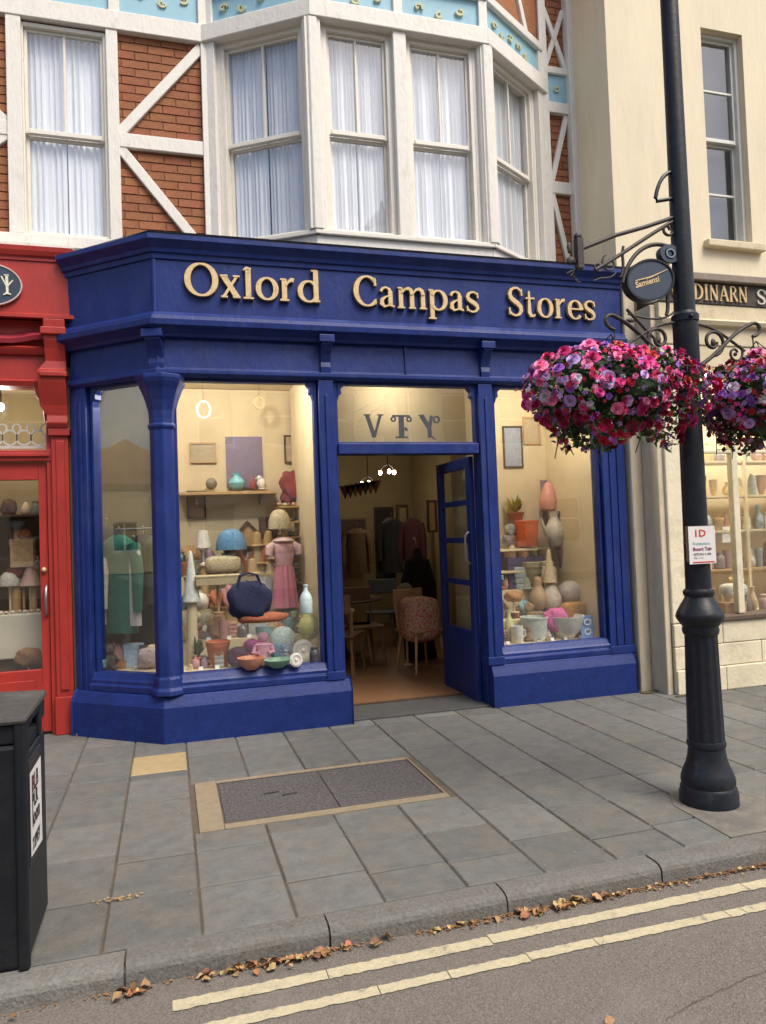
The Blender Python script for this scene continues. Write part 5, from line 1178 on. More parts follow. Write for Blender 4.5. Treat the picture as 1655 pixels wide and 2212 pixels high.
item('plate', 'ring_plate', 656, 1428, 46, 46, WHT, 'round white plate with a raised ring standing near the glass', 'plate', z=PF)
item('plate', 'saucer', 640, 1440, 28, 30, WHT, 'small white saucer leaning beside the ring plate', 'plate', z=PF)
item('jar', 'ink_jar', 680, 1432, 22, 36, (.05, .05, .06), 'little black jar by the right edge of the main window', 'jar', z=PF)
item('bowl', 'green_bowl', 600, 1442, 60, 18, (.20, .34, .24), 'shallow green bowl on the window floor', 'bowl', z=PF)
item('teapot', 'teapot', 447, 1392, 62, 46, (.44, .47, .44), 'grey green teapot on the lowest display step', 'teapot', z=TA - .06, stand=PF)
# --- first step
item('cushion', 'linen_cushion', 440, 1362, 64, 42, (.50, .46, .34), 'small linen cushion at the left end of the display step', 'cushion', z=TA)
item('tub', 'wicker_basket', 500, 1372, 82, 66, (.42, .27, .11), 'honey coloured wicker basket in the middle of the display', 'basket', z=TA, M=mat('wicker', (.42, .27, .11), .7, .35, 70, .6, 70))
item('box', 'tin_box', 567, 1372, 62, 42, (.42, .43, .40), 'grey tin box to the right of the wicker basket', 'box', z=TA)
item('bowl', 'sage_bowl', 612, 1366, 66, 46, (.26, .36, .27), 'wide sage green bowl under the pink dress', 'bowl', z=TA)
item('vase', 'lime_vase', 668, 1380, 46, 70, (.46, .46, .16), 'yellow green vase at the right end of the step', 'vase', z=TA)
item('bottle', 'glass_bottle', 662, 1325, 28, 62, (.46, .56, .55), 'pale glass bottle behind the yellow green vase', 'bottle', z=TB)
item('cloth', 'red_throw', 568, 1345, 110, 22, (.42, .14, .07), 'folded rust red throw along the step edge', 'throw', z=TB - .06, ey=.4, wob=.08)
# --- bags and dress
item('bag', 'navy_bag', 540, 1336, 90, 98, (.012, .017, .060), 'large navy blue handbag in the main window', 'bag', z=TB - .02, stand=None)
item('bag', 'brown_bag', 478, 1352, 74, 92, (.050, .028, .028), 'dark brown leather handbag beside the navy one', 'bag', z=TA + .06)
item('bag', 'burgundy_bag', 650, 1302, 36, 62, (.20, .025, .04), 'little burgundy handbag next to the pink dress', 'bag', z=TB)
item('cloth', 'black_bundle', 463, 1268, 44, 32, (.02, .02, .022), 'small black bundle lying above the brown handbag', 'bundle', z=TC - .1, stand=TB)
dp = at(617, 1312, 6.6); s = mpp(dp)
dt = thing('pink_dress', (dp.x, dp.y, TA), 'pink and rose dress on a wooden display stand in the main window', 'dress')
SKP = pmat((.66, .27, .34), (.56, .18, .25), 'stripes', 60)
part('skirt', MB().lathe(dp, [(.125, 0), (.12, .03), (.105, .18), (.088, .33), (.075, .38)], 48, 1, .7, flute=11, fd=.022), SKP, dt)
part('bodice', MB().lathe(dp, [(.074, .375), (.082, .42), (.095, .50), (.098, .555), (.06, .60), (.035, .615)], 24, 1, .65), cmat((.66, .38, .40), .8), dt)
for q in (-1, 1): part('sleeve', MB().tube([dp + Vector((q * .08, 0, .565)), dp + Vector((q * .125, -.01, .53)), dp + Vector((q * .135, -.015, .47))], [.035, .045, .032], 10), cmat((.68, .46, .46), .8), dt)
part('collar', MB().lathe(dp + Vector((0, 0, .585)), [(.09, 0), (.10, .012), (.06, .04), (.04, .045)], 20, 1, .8, wob=.1), cmat((.70, .52, .50), .8), dt)
part('stand', MB().lathe((dp.x, dp.y, TA), [(.08, 0), (.08, .012), (.014, .02), (.014, dp.z - TA + .62), (.018, dp.z - TA + .63), (.018, dp.z - TA + .70)], 14), WOODL, dt)
hp = dp + Vector((-.01, 0, .71)); 
item('dome', 'bonnet', 604, 1142, 48, 42, CRM, 'cream felt bonnet perched above the pink dress', 'hat', Y=6.62, stand=dp.z + .69)
# --- upper clutter
item('cushion', 'cream_cushion', 482, 1238, 78, 38, CRM, 'plump cream bolster cushion on the top step', 'cushion', z=TC + .03, stand=TC)
item('box', 'cream_case', 470, 1262, 92, 20, BE, 'flat cream case under the bolster cushion', 'case', z=TC - .04, stand=TB)
item('hat', 'straw_hat', 546, 1240, 36, 34, TAN, 'small straw hat at the end of the bolster cushion', 'hat', z=TC + .02, stand=TC)
item('dome', 'blue_hat', 500, 1188, 66, 46, (.16, .36, .62), 'sky blue felt hat on a stand', 'hat', Y=6.85, stand=TC)
item('dome', 'white_band', 503, 1197, 56, 22, WHT, 'white trimming wound below the sky blue hat', 'hat band', Y=6.83, stand=TC) if False else None
item('lamp', 'desk_lamp', 440, 1222, 34, 76, WHT, 'little white desk lamp at the left of the main window', 'lamp', Y=6.8, stand=TB)
item('cone', 'draped_cone', 414, 1300, 40, 110, (.60, .62, .60), 'tall white draped cone beside the corner column', 'ornament', Y=6.3, stand=PF)
for i, (x, y) in enumerate(((562, 1218), (588, 1208), (556, 1180), (580, 1178))):
    item('hat', 'sun_hat', x, y, 34, 32, (.44, .30, .13), ('straw sun hat on a low stand behind the navy handbag', 'straw sun hat on the low stand nearest the pink dress', 'straw sun hat on a tall stand by the sky blue hat', 'straw sun hat on a tall stand by the bonnet')[i], 'hat', Y=6.98, stand=TC)
item('ball', 'white_globe', 432, 1322, 40, 42, WHT, 'white openwork globe beside the brown handbag', 'ornament', z=TB - .06, stand=TA)
item('ball', 'cream_globe', 420, 1352, 44, 38, CRM, 'cream ball of yarn below the white globe', 'yarn', z=TA)
item('ball', 'aqua_ball', 665, 1254, 26, 26, (.22, .50, .56), 'small aqua glass float by the pink dress', 'ornament', Y=6.85, stand=TB)
item('cloth', 'crimson_pouch', 660, 1232, 34, 34, (.32, .03, .05), 'crimson pouch behind the pink dress', 'pouch', Y=6.95, stand=TC)
item('figure', 'rag_doll', 640, 1240, 30, 62, (.55, .42, .30), 'rag doll standing behind the pink dress', 'doll', Y=6.98, stand=TC)
# --- shelf on the back wall
zsh = at(500, 1062, 7.0).z
sh = thing('wall_shelf', (.62, 7.1, zsh), 'long wooden wall shelf at the back of the main window', 'shelf')
part('board', MB().box(.10, 1.0, 6.93, 7.148, zsh - .03, zsh - .002), WOODL, sh, .004)
for x in (.25, .85): part('shelf_bracket', MB().prism([(0, 0), (.0, 0), (0, 0)], 0, 0) if False else MB().box(x, x + .02, 6.98, 7.148, zsh - .12, zsh - .03), WOODD, sh)
item('vase', 'blue_vase', 512, 1058, 36, 36, (.20, .50, .60), 'aqua glass vase on the wall shelf', 'vase', Y=7.03)
item('bird', 'china_bird', 566, 1057, 30, 30, WHT, 'white china bird on the wall shelf', 'ornament', Y=7.03)
item('ball', 'wire_ball', 457, 1058, 24, 26, (.20, .17, .13), 'dark wire ball on the wall shelf', 'ornament', Y=7.03)
item('bottle', 'red_bottle', 547, 1057, 14, 30, (.25, .05, .05), 'slim dark red bottle on the wall shelf', 'bottle', Y=7.04)
item('cloth', 'red_dried_flowers', 640, 1090, 62, 70, (.26, .04, .05), 'bunch of dark red dried flowers at the right of the shelf', 'dried flowers', Y=7.0, stand=TC, wob=.45)
po = at(530, 1050, 7.13)
item('card', 'poster', 530, 1054, 78, 112, (.15, .12, .20), 'purple grey poster pinned to the back wall above the shelf', 'poster', Y=7.12)
part('poster_figure', MB().ball(at(547, 985, 7.11), .035, .008, .06, 12, 8), cmat((.08, .12, .36)), bpy.data.objects['poster']) if False else None
item('box', 'picture_box', 578, 1158, 34, 42, (.07, .03, .025), 'small dark red picture box on the back wall', 'picture box', Y=7.08, stand=TC)
bh = at(535, 1180, 7.08); bt = thing('bird_house', (bh.x, bh.y, TC), 'brown wooden bird house with a steep roof by the blue hat', 'bird house')
part('house_body', MB(Frame((bh.x, bh.y), (bh.x + 1, bh.y))).prism([(-.09, bh.z), (.09, bh.z), (.09, bh.z + .12), (0, bh.z + .22), (-.09, bh.z + .12)], -.05, .05), WOODL, bt, .004)
part('house_roof', MB(Frame((bh.x, bh.y), (bh.x + 1, bh.y))).bar((-.12, bh.z + .10), (.005, bh.z + .235), .018, -.07, .07).bar((.12, bh.z + .10), (-.005, bh.z + .235), .018, -.071, .071), WOODD, bt)
part('post', MB().box(bh.x - .012, bh.x + .012, bh.y - .012, bh.y + .012, TC, bh.z), WOODD, bt)
# column of pebbles and shells against the right liner
rr = random.Random(21)
pb = ((.42, .36, .28), (.34, .24, .17), (.50, .46, .40), (.26, .20, .18), (.46, .30, .20), (.30, .32, .30))
k = 0
for row, z in enumerate((1.10, 1.24, 1.38, 1.52, 1.66, 1.80)):
    st = part('trinket_shelf', MB().box(.985, 1.17, 6.76, 6.98, z - .015, z), WOODL, sh)
    for j in range(4):
        x = 1.005 + j * .044 + rr.uniform(-.008, .008); q = Vector((x, 6.80 + rr.uniform(0, .1), z)); r_ = rr.uniform(.018, .028)
        mb = MB(); mb.ball(q + Vector((0, 0, r_ * .8)), r_, r_, r_ * .8, 10, 7, .9, .15, k)
        solo('pebble', mb, cmat(pb[(k + row) % 6], .7), 'polished pebble on the narrow trinket shelves beside the door', 'pebble', 'pebbles on the trinket shelves'); k += 1
# glass trinkets scattered among the steps
nm = ('small brown jar on the display steps', 'small cream jar on the display steps', 'small teal jar on the display steps', 'small ochre jar on the display steps')
for i in range(26):
    c_ = ((.20, .11, .06), (.58, .50, .36), (.14, .30, .30), (.50, .32, .10))[i % 4]
    row = i % 3; z = (PF, TA, TB)[row]; y = (6.30, 6.53, 6.77)[row] + rr.uniform(-.05, .05); x = rr.uniform(.1, 1.1)
    b = MB(); h = rr.uniform(.05, .10); pr = PROF[('jar', 'vase', 'bottle', 'pot')[(i * 7) % 4]]; wv = rr.uniform(.02, .038)
    b.lathe((x, y, z), [(r * wv, q * h) for r, q in pr], 14); solo('trinket_jar', b, cmat(c_, .4), nm[i % 4], 'jar', 'trinket jars on the display steps')

# --- clothes in the canted window
def garment(name, px, Y, ztop, h, wid, c, label, open_=False, sl=True, yaw=0.0):
    q = at(px, 1250, Y); t = thing(name, (q.x, q.y, ztop - h), label, 'garment'); f = Frame((q.x, q.y), (q.x + CT.u.x * math.cos(yaw) - CT.u.y * math.sin(yaw), q.y + CT.u.y * math.cos(yaw) + CT.u.x * math.sin(yaw)))
    prof = [(.80, 0), (.80, .05), (.76, .35), (.74, .6), (.86, .82), (.90, .90), (.5, .97), (.25, 1.0)]; b = MB(); P = []; n = 26; M = cmat(c, .85, .2, .3)
    for r, z in prof:
        for i in range(n):
            a = 6.283 * i / n; rr_ = r * wid / 2 * (1 + .05 * math.sin(5 * a + z * 4) * (1 - z))
            P.append(f(rr_ * math.cos(a), rr_ * .45 * math.sin(a), ztop - h + z * h))
    F = [(j * n + i, j * n + (i + 1) % n, (j + 1) * n + (i + 1) % n, (j + 1) * n + i) for j in range(len(prof) - 1) for i in range(n)] + [tuple(range(n))[::-1], tuple(range((len(prof) - 1) * n, len(prof) * n))]
    part('garment_body', b.add(P, F, True), M, t)
    if sl:
        for s_ in (-1, 1): part('sleeve', MB().tube([f(s_ * wid * .38, 0, ztop - h * .10), f(s_ * wid * .50, -.02, ztop - h * .35), f(s_ * wid * .50, -.03, ztop - h * .78)], [wid * .13, wid * .12, wid * .09], 10), M, t)
    part('hanger', MB().tube([f(0, 0, ztop - .01), f(0, 0, ztop + .04), f(.015, 0, ztop + .06), f(.0, 0, ztop + .075), f(-.012, 0, ztop + .06)], .004, 6), METAL, t)
    return t
garment('green_jacket', 258, 6.44, 1.58, .80, .42, (.012, .12, .085), 'bottle green jacket hanging in the canted window')
garment('grey_scarf', 290, 6.32, 1.50, .66, .15, (.60, .56, .50), 'pale grey scarf hanging beside the green jacket', sl=False)
garment('black_coat', 312, 6.56, 1.58, .92, .42, (.014, .015, .020), 'black coat hanging behind the pale grey scarf')
garment('olive_jacket', 332, 6.40, 1.55, .55, .20, (.085, .105, .05), 'olive jacket hanging next to the corner column', sl=False)
garment('white_shirt', 212, 6.50, 1.45, .60, .20, (.55, .52, .47), 'white shirt hanging at the outer end of the clothes rail')
garment('dark_dress', 232, 6.62, 1.66, .95, .40, (.02, .018, .024), 'dark dress hanging behind the green jacket')
part('rail', MB().tube([(-.56, 6.64, 1.63), (.0, 6.52, 1.63)], .009, 8), METAL, thing('clothes_rail', (-.28, 6.58, .485), 'thin metal clothes rail in the canted window', 'rail'))
part('rail_post', MB().tube([(-.56, 6.64, .487), (-.56, 6.64, 1.62)], .008, 8).tube([(.0, 6.52, .487), (.0, 6.52, 1.62)], .008, 8), METAL, bpy.data.objects['clothes_rail'])
item('box', 'pale_blue_box', 290, 1440, 40, 50, (.42, .55, .70), 'pale blue gift box on the floor of the canted window', 'box', z=PF)
item('cloth', 'pink_white_bag', 322, 1444, 48, 44, (.66, .52, .52), 'soft pink and white pouch beside the pale blue box', 'pouch', z=PF)
item('figure', 'grey_figurine', 237, 1436, 36, 62, (.30, .31, .32), 'grey stone figurine in the outer corner of the canted window', 'figurine', z=PF)
item('tub', 'green_planter', 270, 1404, 74, 44, (.11, .13, .11), 'low dark planter under the hanging clothes', 'planter', z=PF)
item('cloth', 'moss_ball', 300, 1390, 26, 26, (.14, .14, .04), 'ball of moss on the dark planter', 'moss ball', z=PF + .1, stand=PF)
item('vase', 'striped_vase', 344, 1430, 28, 90, (.44, .42, .40), 'tall speckled vase at the foot of the corner column', 'vase', z=PF)
item('box', 'cream_carton', 226, 1400, 40, 50, (.50, .44, .32), 'cream carton behind the grey figurine', 'carton', z=PF)
item('bag', 'tan_satchel', 338, 1395, 40, 80, (.26, .15, .06), 'tan satchel under the black coat', 'bag', z=PF)

# --- right hand window
RA, RB = .66, .92
struct('display_step', MB().box(2.775, 3.79, 6.30, 6.848, .487, RA), INT); struct('display_step', MB().box(2.775, 3.79, 6.54, 6.847, RA + .001, RB), INT)
item('bowl', 'white_bowl', 1222, 1378, 84, 48, WHT, 'large white enamel bowl in the right hand window', 'bowl', z=PF)
item('tub', 'glass_tub', 1156, 1382, 60, 50, (.46, .50, .46), 'pale green glass tub left of the enamel bowl', 'tub', z=PF)
item('mug', 'flower_mug', 1118, 1388, 38, 36, WHT, 'plain white mug by the door post in the right window', 'mug', z=PF)
item('bottle', 'lemon_bottle', 1102, 1384, 22, 66, (.52, .50, .24), 'pale yellow bottle against the left frame of the right window', 'bottle', z=PF)
item('card', 'blue_card', 1271, 1378, 32, 48, (.12, .26, .56), 'bright blue card with white rings in the window corner', 'card', z=PF + .002)
bc = bpy.data.objects['blue_card']; q = at(1271, 1362, bc.location.y - .006)
for zz, rx in ((.055, .03), (.145, .032)):
    pts, ws = arc(bc.location.x, bc.location.z + zz, rx, rx * .8, 0, 350, 18, .009, .009)
    part('white_ring', MB(Frame((0, bc.location.y - .004), (1, bc.location.y - .004))).ribbon(pts, ws, -.010, -.004, True), WHT and PAPER, bc)
item('cloth', 'pink_scarf', 1203, 1366, 52, 52, (.66, .14, .36), 'bright pink scarf bundled on the display', 'scarf', z=PF + .06, stand=PF)
item('cushion', 'orange_loaf', 1240, 1336, 58, 36, (.62, .30, .08), 'orange yellow shell shaped cushion right of the pink scarf', 'cushion', z=RA - .02, stand=PF)
item('ball', 'white_sphere', 1233, 1306, 52, 52, (.56, .50, .42), 'smooth pale stone sphere in the right hand window', 'sphere', z=RA + .03, stand=RA)
item('pear', 'white_gourd', 1192, 1314, 46, 56, (.60, .52, .42), 'pale gourd beside the stone sphere', 'gourd', z=RA)
item('gourd', 'brown_gourd', 1164, 1316, 40, 70, (.40, .27, .15), 'brown speckled gourd behind the pale one', 'gourd', z=RA)
item('cone', 'cone_vase', 1188, 1258, 32, 72, (.62, .50, .30), 'tall slim cream cone vase above the gourds', 'vase', z=RB)
item('jar', 'black_pot', 1118, 1336, 22, 34, (.04, .035, .04), 'little black pot by the brown stones', 'pot', z=RA - .04, stand=PF)
for i, (x, y) in enumerate(((1138, 1334), (1152, 1338), (1166, 1340), (1146, 1322))):
    item('cloth', 'brown_stone', x, y, 24, 20, ((.36, .24, .14), (.46, .34, .22), (.30, .2, .12), (.42, .26, .12))[i], 'rough brown stone piled left of the pink scarf', 'stone', z=RA - .02, stand=PF, group='brown stones in the right window')
item('box', 'violet_case', 1132, 1285, 96, 84, (.075, .055, .12), 'big dusky violet case in the right hand window', 'case', Y=6.72, stand=RA)
item('cloth', 'tan_roll', 1110, 1300, 40, 24, (.48, .26, .12), 'rolled tan cloth below the violet case', 'cloth', z=RA + .06, stand=RA)
zr = at(1180, 1182, 6.6).z
s2 = thing('display_shelf', (3.2, 6.7, zr), 'painted shelf across the right hand display window', 'shelf')
part('board', MB().box(2.79, 3.5, 6.56, 6.848, zr - .025, zr - .002), INT, s2, .003)
zr2 = at(1180, 1228, 6.6).z
part('board', MB().box(2.79, 3.5, 6.56, 6.848, zr2 - .025, zr2 - .002), INT, s2, .003)
part('bracket', MB().box(3.46, 3.48, 6.75, 6.848, zr2 - .15, zr - .025), INT, s2)
item('tub', 'orange_tub', 1140, 1180, 50, 56, (.66, .13, .03), 'vivid orange bucket on the shelf of the right window', 'bucket', Y=6.64)
item('jug', 'white_jug', 1200, 1180, 60, 76, (.60, .55, .46), 'tall white stoneware jug beside the orange bucket', 'jug', Y=6.64)
item('pear', 'pink_vase', 1186, 1104, 40, 62, (.62, .28, .22), 'salmon pink balloon shaped vase above the stoneware jug', 'vase', Y=6.74, stand=zr)
item('plate', 'white_shell_hat', 1230, 1132, 50, 54, (.60, .55, .46), 'round pale plate propped beside the salmon pink vase', 'plate', Y=6.72, stand=zr)
item('bowl', 'patterned_bowl', 1168, 1181, 40, 20, (.44, .34, .26), 'small patterned bowl between the bucket and the jug', 'bowl', Y=6.60)
for i, (x, w_) in enumerate(((1104, 30), (1130, 30), (1178, 34), (1222, 36))):
    item('pot', 'clay_pot', x, 1227, w_, 40, ((.42, .24, .14), (.44, .22, .12), (.30, .15, .09), (.27, .12, .08))[i], ('pinkish clay pot at the door end of the lower shelf', 'light clay pot below the orange bucket', 'dark clay pot below the patterned bowl', 'dark clay pot under the stoneware jug')[i], 'pot', Y=6.64)
for i, (x, y) in enumerate(((1098, 1180), (1112, 1180), (1104, 1158), (1120, 1160))):
    item('cloth', 'wool_skein', x, y, 26, 26, ((.30, .26, .26), (.34, .18, .14), (.42, .42, .36), (.24, .22, .20))[i], ('grey wool skein on the shelf by the door post', 'brown wool skein on the shelf by the door post', 'pale wool skein on top of the others', 'charcoal wool skein on top of the others')[i], 'wool', Y=6.70, stand=None if y > 1170 else zr)
item('card', 'violet_print', 1215, 1140, 92, 104, (.24, .17, .22), 'dusky violet print pinned to the right window back wall', 'print', Y=6.82)
item('plant', 'yellow_flowers', 1115, 1128, 60, 62, (.42, .38, .10), 'spray of yellow flowers high in the right window', 'flowers', Y=6.74, stand=zr)
# --- inside the doorway
def chair(x, y, rot, c, label, seat_h=.45, back=True, cloth=None):
    t = thing('chair', (x, y, .02), label, 'chair'); ca, sa = math.cos(rot), math.sin(rot)
    T = lambda a, b, z: Vector((x + a * ca - b * sa, y + a * sa + b * ca, z + .02))
    def bx(a0, a1, b0, b1, z0, z1):
        P = [T(a, b, z) for z in (z0, z1) for b in (b0, b1) for a in (a0, a1)]
        return MB().add(P, [(0, 2, 3, 1), (4, 5, 7, 6), (0, 1, 5, 4), (1, 3, 7, 5), (3, 2, 6, 7), (2, 0, 4, 6)])
    M = cmat(c, .5, .2); part('seat', bx(-.2, .2, -.2, .2, seat_h - .03, seat_h), M, t, .01)
    for a in (-1, 1):
        for b in (-1, 1): part('leg', MB().tube([T(a * .15, b * .15, seat_h - .03), T(a * .20, b * .20, 0)], [.018, .012], 8), M, t)
    if back:
        for a in (-.17, .17): part('back_post', MB().tube([T(a, .18, seat_h), T(a * 1.05, .24, seat_h + .42)], .014, 8), M, t)
        part('backrest', bx(-.19, .19, .215, .24, seat_h + .22, seat_h + .42), M, t, .01)
    if cloth:
        part('throw', MB().ball(T(0, .02, seat_h + .10), .21, .23, .24, 24, 14, .5, .03), cloth, t)
    return t
CHK = bpy.data.materials.new('woven_check'); CHK.use_nodes = True; n_ = CHK.node_tree.nodes; l_ = CHK.node_tree.links
vo = n_.new('ShaderNodeTexVoronoi'); vo.inputs['Scale'].default_value = 95; tc = n_.new('ShaderNodeTexCoord'); cr_ = n_.new('ShaderNodeValToRGB')
cr_.color_ramp.elements[0].color = (.42, .05, .06, 1); cr_.color_ramp.elements[1].color = (.50, .38, .26, 1); cr_.color_ramp.elements[0].position = .3; cr_.color_ramp.elements[1].position = .5
l_.new(tc.outputs['Object'], vo.inputs['Vector']); l_.new(vo.outputs['Color'], cr_.inputs[0]); l_.new(cr_.outputs[0], n_['Principled BSDF'].inputs['Base Color']); n_['Principled BSDF'].inputs['Roughness'].default_value = .9
ch1 = onz(928, 1455, .02); chair(ch1.x, ch1.y + .25, .25, (.42, .27, .14), 'light wooden chair draped with a red woven throw', cloth=CHK)
ch2 = onz(835, 1395, .02); chair(ch2.x, ch2.y + .2, -.4, (.10, .12, .15), 'dark blue painted wooden chair inside the shop')
ch3 = onz(795, 1430, .02); chair(ch3.x - .12, ch3.y + .12, 1.3, (.40, .25, .11), 'light wooden chair by the table at the shop entrance', back=True)
tb_ = onz(770, 1465, .02)
t = thing('side_table', (tb_.x - .15, tb_.y + .3, .02), 'narrow light wooden table just inside the doorway', 'table')
tx0, tx1, ty0, ty1 = tb_.x - .40, tb_.x + .02, tb_.y + .05, tb_.y + .75
part('table_top', MB().box(tx0, tx1, ty0, ty1, .70, .735), WOODL, t, .006)
for a in (tx0 + .04, tx1 - .04):
    for b in (ty0 + .04, ty1 - .04): part('leg', MB().tube([(a, b, .70), (a, b, .02)], [.024, .014], 8), WOODL, t)
item('bottle', 'table_bottle', 742, 1300, 22, 50, (.44, .34, .26), 'pale bottle on the narrow table', 'bottle', Y=ty0 + .2) if False else None
rt = onz(850, 1400, .02); rtp = Vector((1.75, 9.0, 0))
t = thing('round_table', (2.05, 9.0, .02), 'dark round table laden with fruit bowls at the back of the shop', 'table')
part('table_top', MB().lathe((2.05, 9.0, .70), [(.50, 0), (.52, .015), (.50, .03)], 32), WOODD, t); part('pedestal', MB().lathe((2.05, 9.0, .02), [(.25, 0), (.22, .03), (.05, .08), (.05, .68)], 16), WOODD, t)
for i, (dx, c_, lb_) in enumerate(((-.22, (.45, .16, .10), 'peach bowl on the round table'), (.12, (.40, .05, .06), 'red bowl on the round table'), (-.02, (.10, .08, .07), 'black bowl on the round table'))):
    solo('table_bowl', MB().lathe((2.05 + dx, 8.72 + .12 * i, .731), [(r * .10, z * .11) for r, z in PROF['dome']], 18), cmat(c_, .4), lb_, 'bowl')
solo('table_lamp', MB().lathe((1.86, 8.9, .731), [(.05, 0), (.05, .01), (.012, .03), (.012, .14), (.06, .15), (.085, .2), (.07, .27), (.03, .30)], 18), PAPER, 'small white globe lamp on the round table', 'lamp')
item('cloth', 'hung_blanket', 878, 1355, 46, 95, (.36, .32, .20), 'cream blanket folded over a rack inside the shop', 'blanket', Y=8.0, stand=.02, ey=.4, wob=.06)
# coat on the wall hook, mirror, pictures
cw = at(905, 1330, 8.3)
t = thing('wall_coat', (cw.x, cw.y, cw.z), 'long black coat hanging on the inside wall', 'coat')
part('coat_body', MB().lathe(cw, [(.20, -.55), (.18, -.2), (.155, .3), (.165, .52), (.15, .63), (.07, .70), (.05, .76), (.03, .8)], 22, 1, .5, wob=.12), cmat((.012, .010, .012), .9), t)
for q in (-1, 1): part('sleeve', MB().tube([cw + Vector((q * .09, 0, .65)), cw + Vector((q * .17, -.02, .35)), cw + Vector((q * .18, -.03, -.1))], [.06, .055, .04], 10), cmat((.012, .010, .012), .9), t)
part('coat_hook', MB().tube([cw + Vector((0, 0, .84)), cw + Vector((0, .02, .9)), cw + Vector((0, .09, .92))], .006, 6), METAL, t)
for i, (x, y, w_, h, Y, c_, lb_) in enumerate(((835, 1260, 44, 165, 10.5, (.05, .05, .06), 'tall dark framed mirror on the back wall'), (872, 1190, 28, 100, 10.8, (.30, .24, .14), 'narrow framed print beside the mirror'), (765, 1210, 60, 90, 11.2, (.06, .04, .03), 'wide dark framed picture at the back of the shop'), (935, 1150, 24, 70, 9.5, (.40, .26, .12), 'small ochre framed print near the door'))):
    p = at(x, y, Y); s = mpp(p); W, H = w_ * s, h * s; t = thing('framed_picture', (p.x, p.y, p.z), lb_, 'picture'); f = Frame((p.x - W / 2, p.y), (p.x + W / 2, p.y))
    part('picture_frame', MB(f).box(0, .03, 0, .03, p.z, p.z + H).box(W - .03, W, 0, .03, p.z, p.z + H).box(.03, W - .03, 0, .03, p.z, p.z + .03).box(.03, W - .03, 0, .03, p.z + H - .03, p.z + H), WOODD, t)
    part('picture', MB(f).box(.03, W - .03, .015, .025, p.z + .03, p.z + H - .03), cmat(c_, .25), t)
for i in range(7):     # bunting along the ceiling
    p = at(745 + i * 11, 1050 - i * 2, 8.5); 
    solo('bunting_flag', MB(Frame((p.x, p.y), (p.x + 1, p.y))).prism([(0, p.z - .16), (.07, p.z), (-.07, p.z)], 0, .004), cmat(((.16, .05, .04), (.10, .09, .07), (.20, .14, .08))[i % 3], .9), 'small cloth bunting flag under the shop ceiling', 'bunting', 'bunting in the shop')
# --- lit lamps, and unseen ones added for the displays and transom
def ceiling_lamp(x, y, z, label, watt, drop=.25, n=3, col_=(1.0, .87, .68), r=.05):
    t = thing('ceiling_lamp', (x, y, z), label, 'lamp'); b = MB().tube([(x, y, 2.955), (x, y, z + .08)], .008, 8)
    for i in range(n): a = i * 6.283 / n + .4; b.tube([(x, y, z + .10), (x + .07 * math.cos(a), y + .07 * math.sin(a), z + .07), (x + .10 * math.cos(a), y + .10 * math.sin(a), z + .02)], .007, 6)
    part('lamp_frame', b, IRONR, t)
    for i in range(n): a = i * 6.283 / n + .4; part('bulb', MB().ball((x + .10 * math.cos(a), y + .10 * math.sin(a), z), .022, .022, .028, 10, 8), BULB, t)
    l = bpy.data.lights.new('lamp_light', 'POINT'); l.energy = watt; l.color = col_; l.shadow_soft_size = r; o = bpy.data.objects.new('lamp_light', l); o.location = (0, 0, -.06); link(o, t, (x, y, z)); return t
q = at(838, 1020, 8.6); ceiling_lamp(q.x, q.y, min(q.z, 2.7), 'black iron ceiling lamp with lit bulbs inside the door', 4)
q = at(795, 1043, 10.6); ceiling_lamp(q.x, q.y, min(q.z, 2.7), 'farther lit ceiling lamp at the back of the shop', 3)
def rlamp(x, y, z, label, wt, top):
    t = thing('ceiling_lamp', (x, y, z), label, 'lamp'); part('lamp_stem', MB().tube([(x, y, top), (x, y, z + .03)], .008, 8), IRONR, t); part('bulb', MB().ball((x, y, z), .03, .03, .035, 10, 8), BULB, t)
    l = bpy.data.lights.new('lamp_light', 'POINT'); l.energy = wt; l.color = (1, .91, .78); l.shadow_soft_size = .05; o = bpy.data.objects.new('lamp_light', l); o.location = (0, 0, -.06); link(o, t, (x, y, z))
WATT = 17.0
rlamp(.62, 6.10, 2.88, 'unseen added lamp tucked behind the head of the main display window', WATT, 2.955)  # added to brighten the main display, hidden above the glass
rlamp(.30, 6.10, 2.88, 'second unseen added lamp behind the head of the main display window near the corner column', WATT * .4, 2.955)  # weaker helper added beside it, also out of sight
rlamp(3.3, 6.08, 2.88, 'unseen added lamp tucked behind the head of the right display window', WATT, 2.955)  # added to brighten the right display, hidden above the glass
rlamp(-.18, 6.30, 2.88, 'unseen added lamp above the hanging clothes', WATT * .5, 2.955)  # added so the clothes show through the canted pane
rlamp(1.97, 6.08, 2.90, 'unseen added lamp behind the transom light', 5.0, 2.955)  # added to light the panel that replaces the transom's reflection
rlamp(-1.35, 6.95, 2.72, 'lit lamp under the ceiling of the red shop', 7, 2.95)
rlamp(5.15, 6.05, 2.98, 'lit lamp in the first bay of the cream shop window', 30, 3.25)
rlamp(6.4, 6.05, 2.98, 'lit lamp in the second bay of the cream shop window', 30, 3.25)

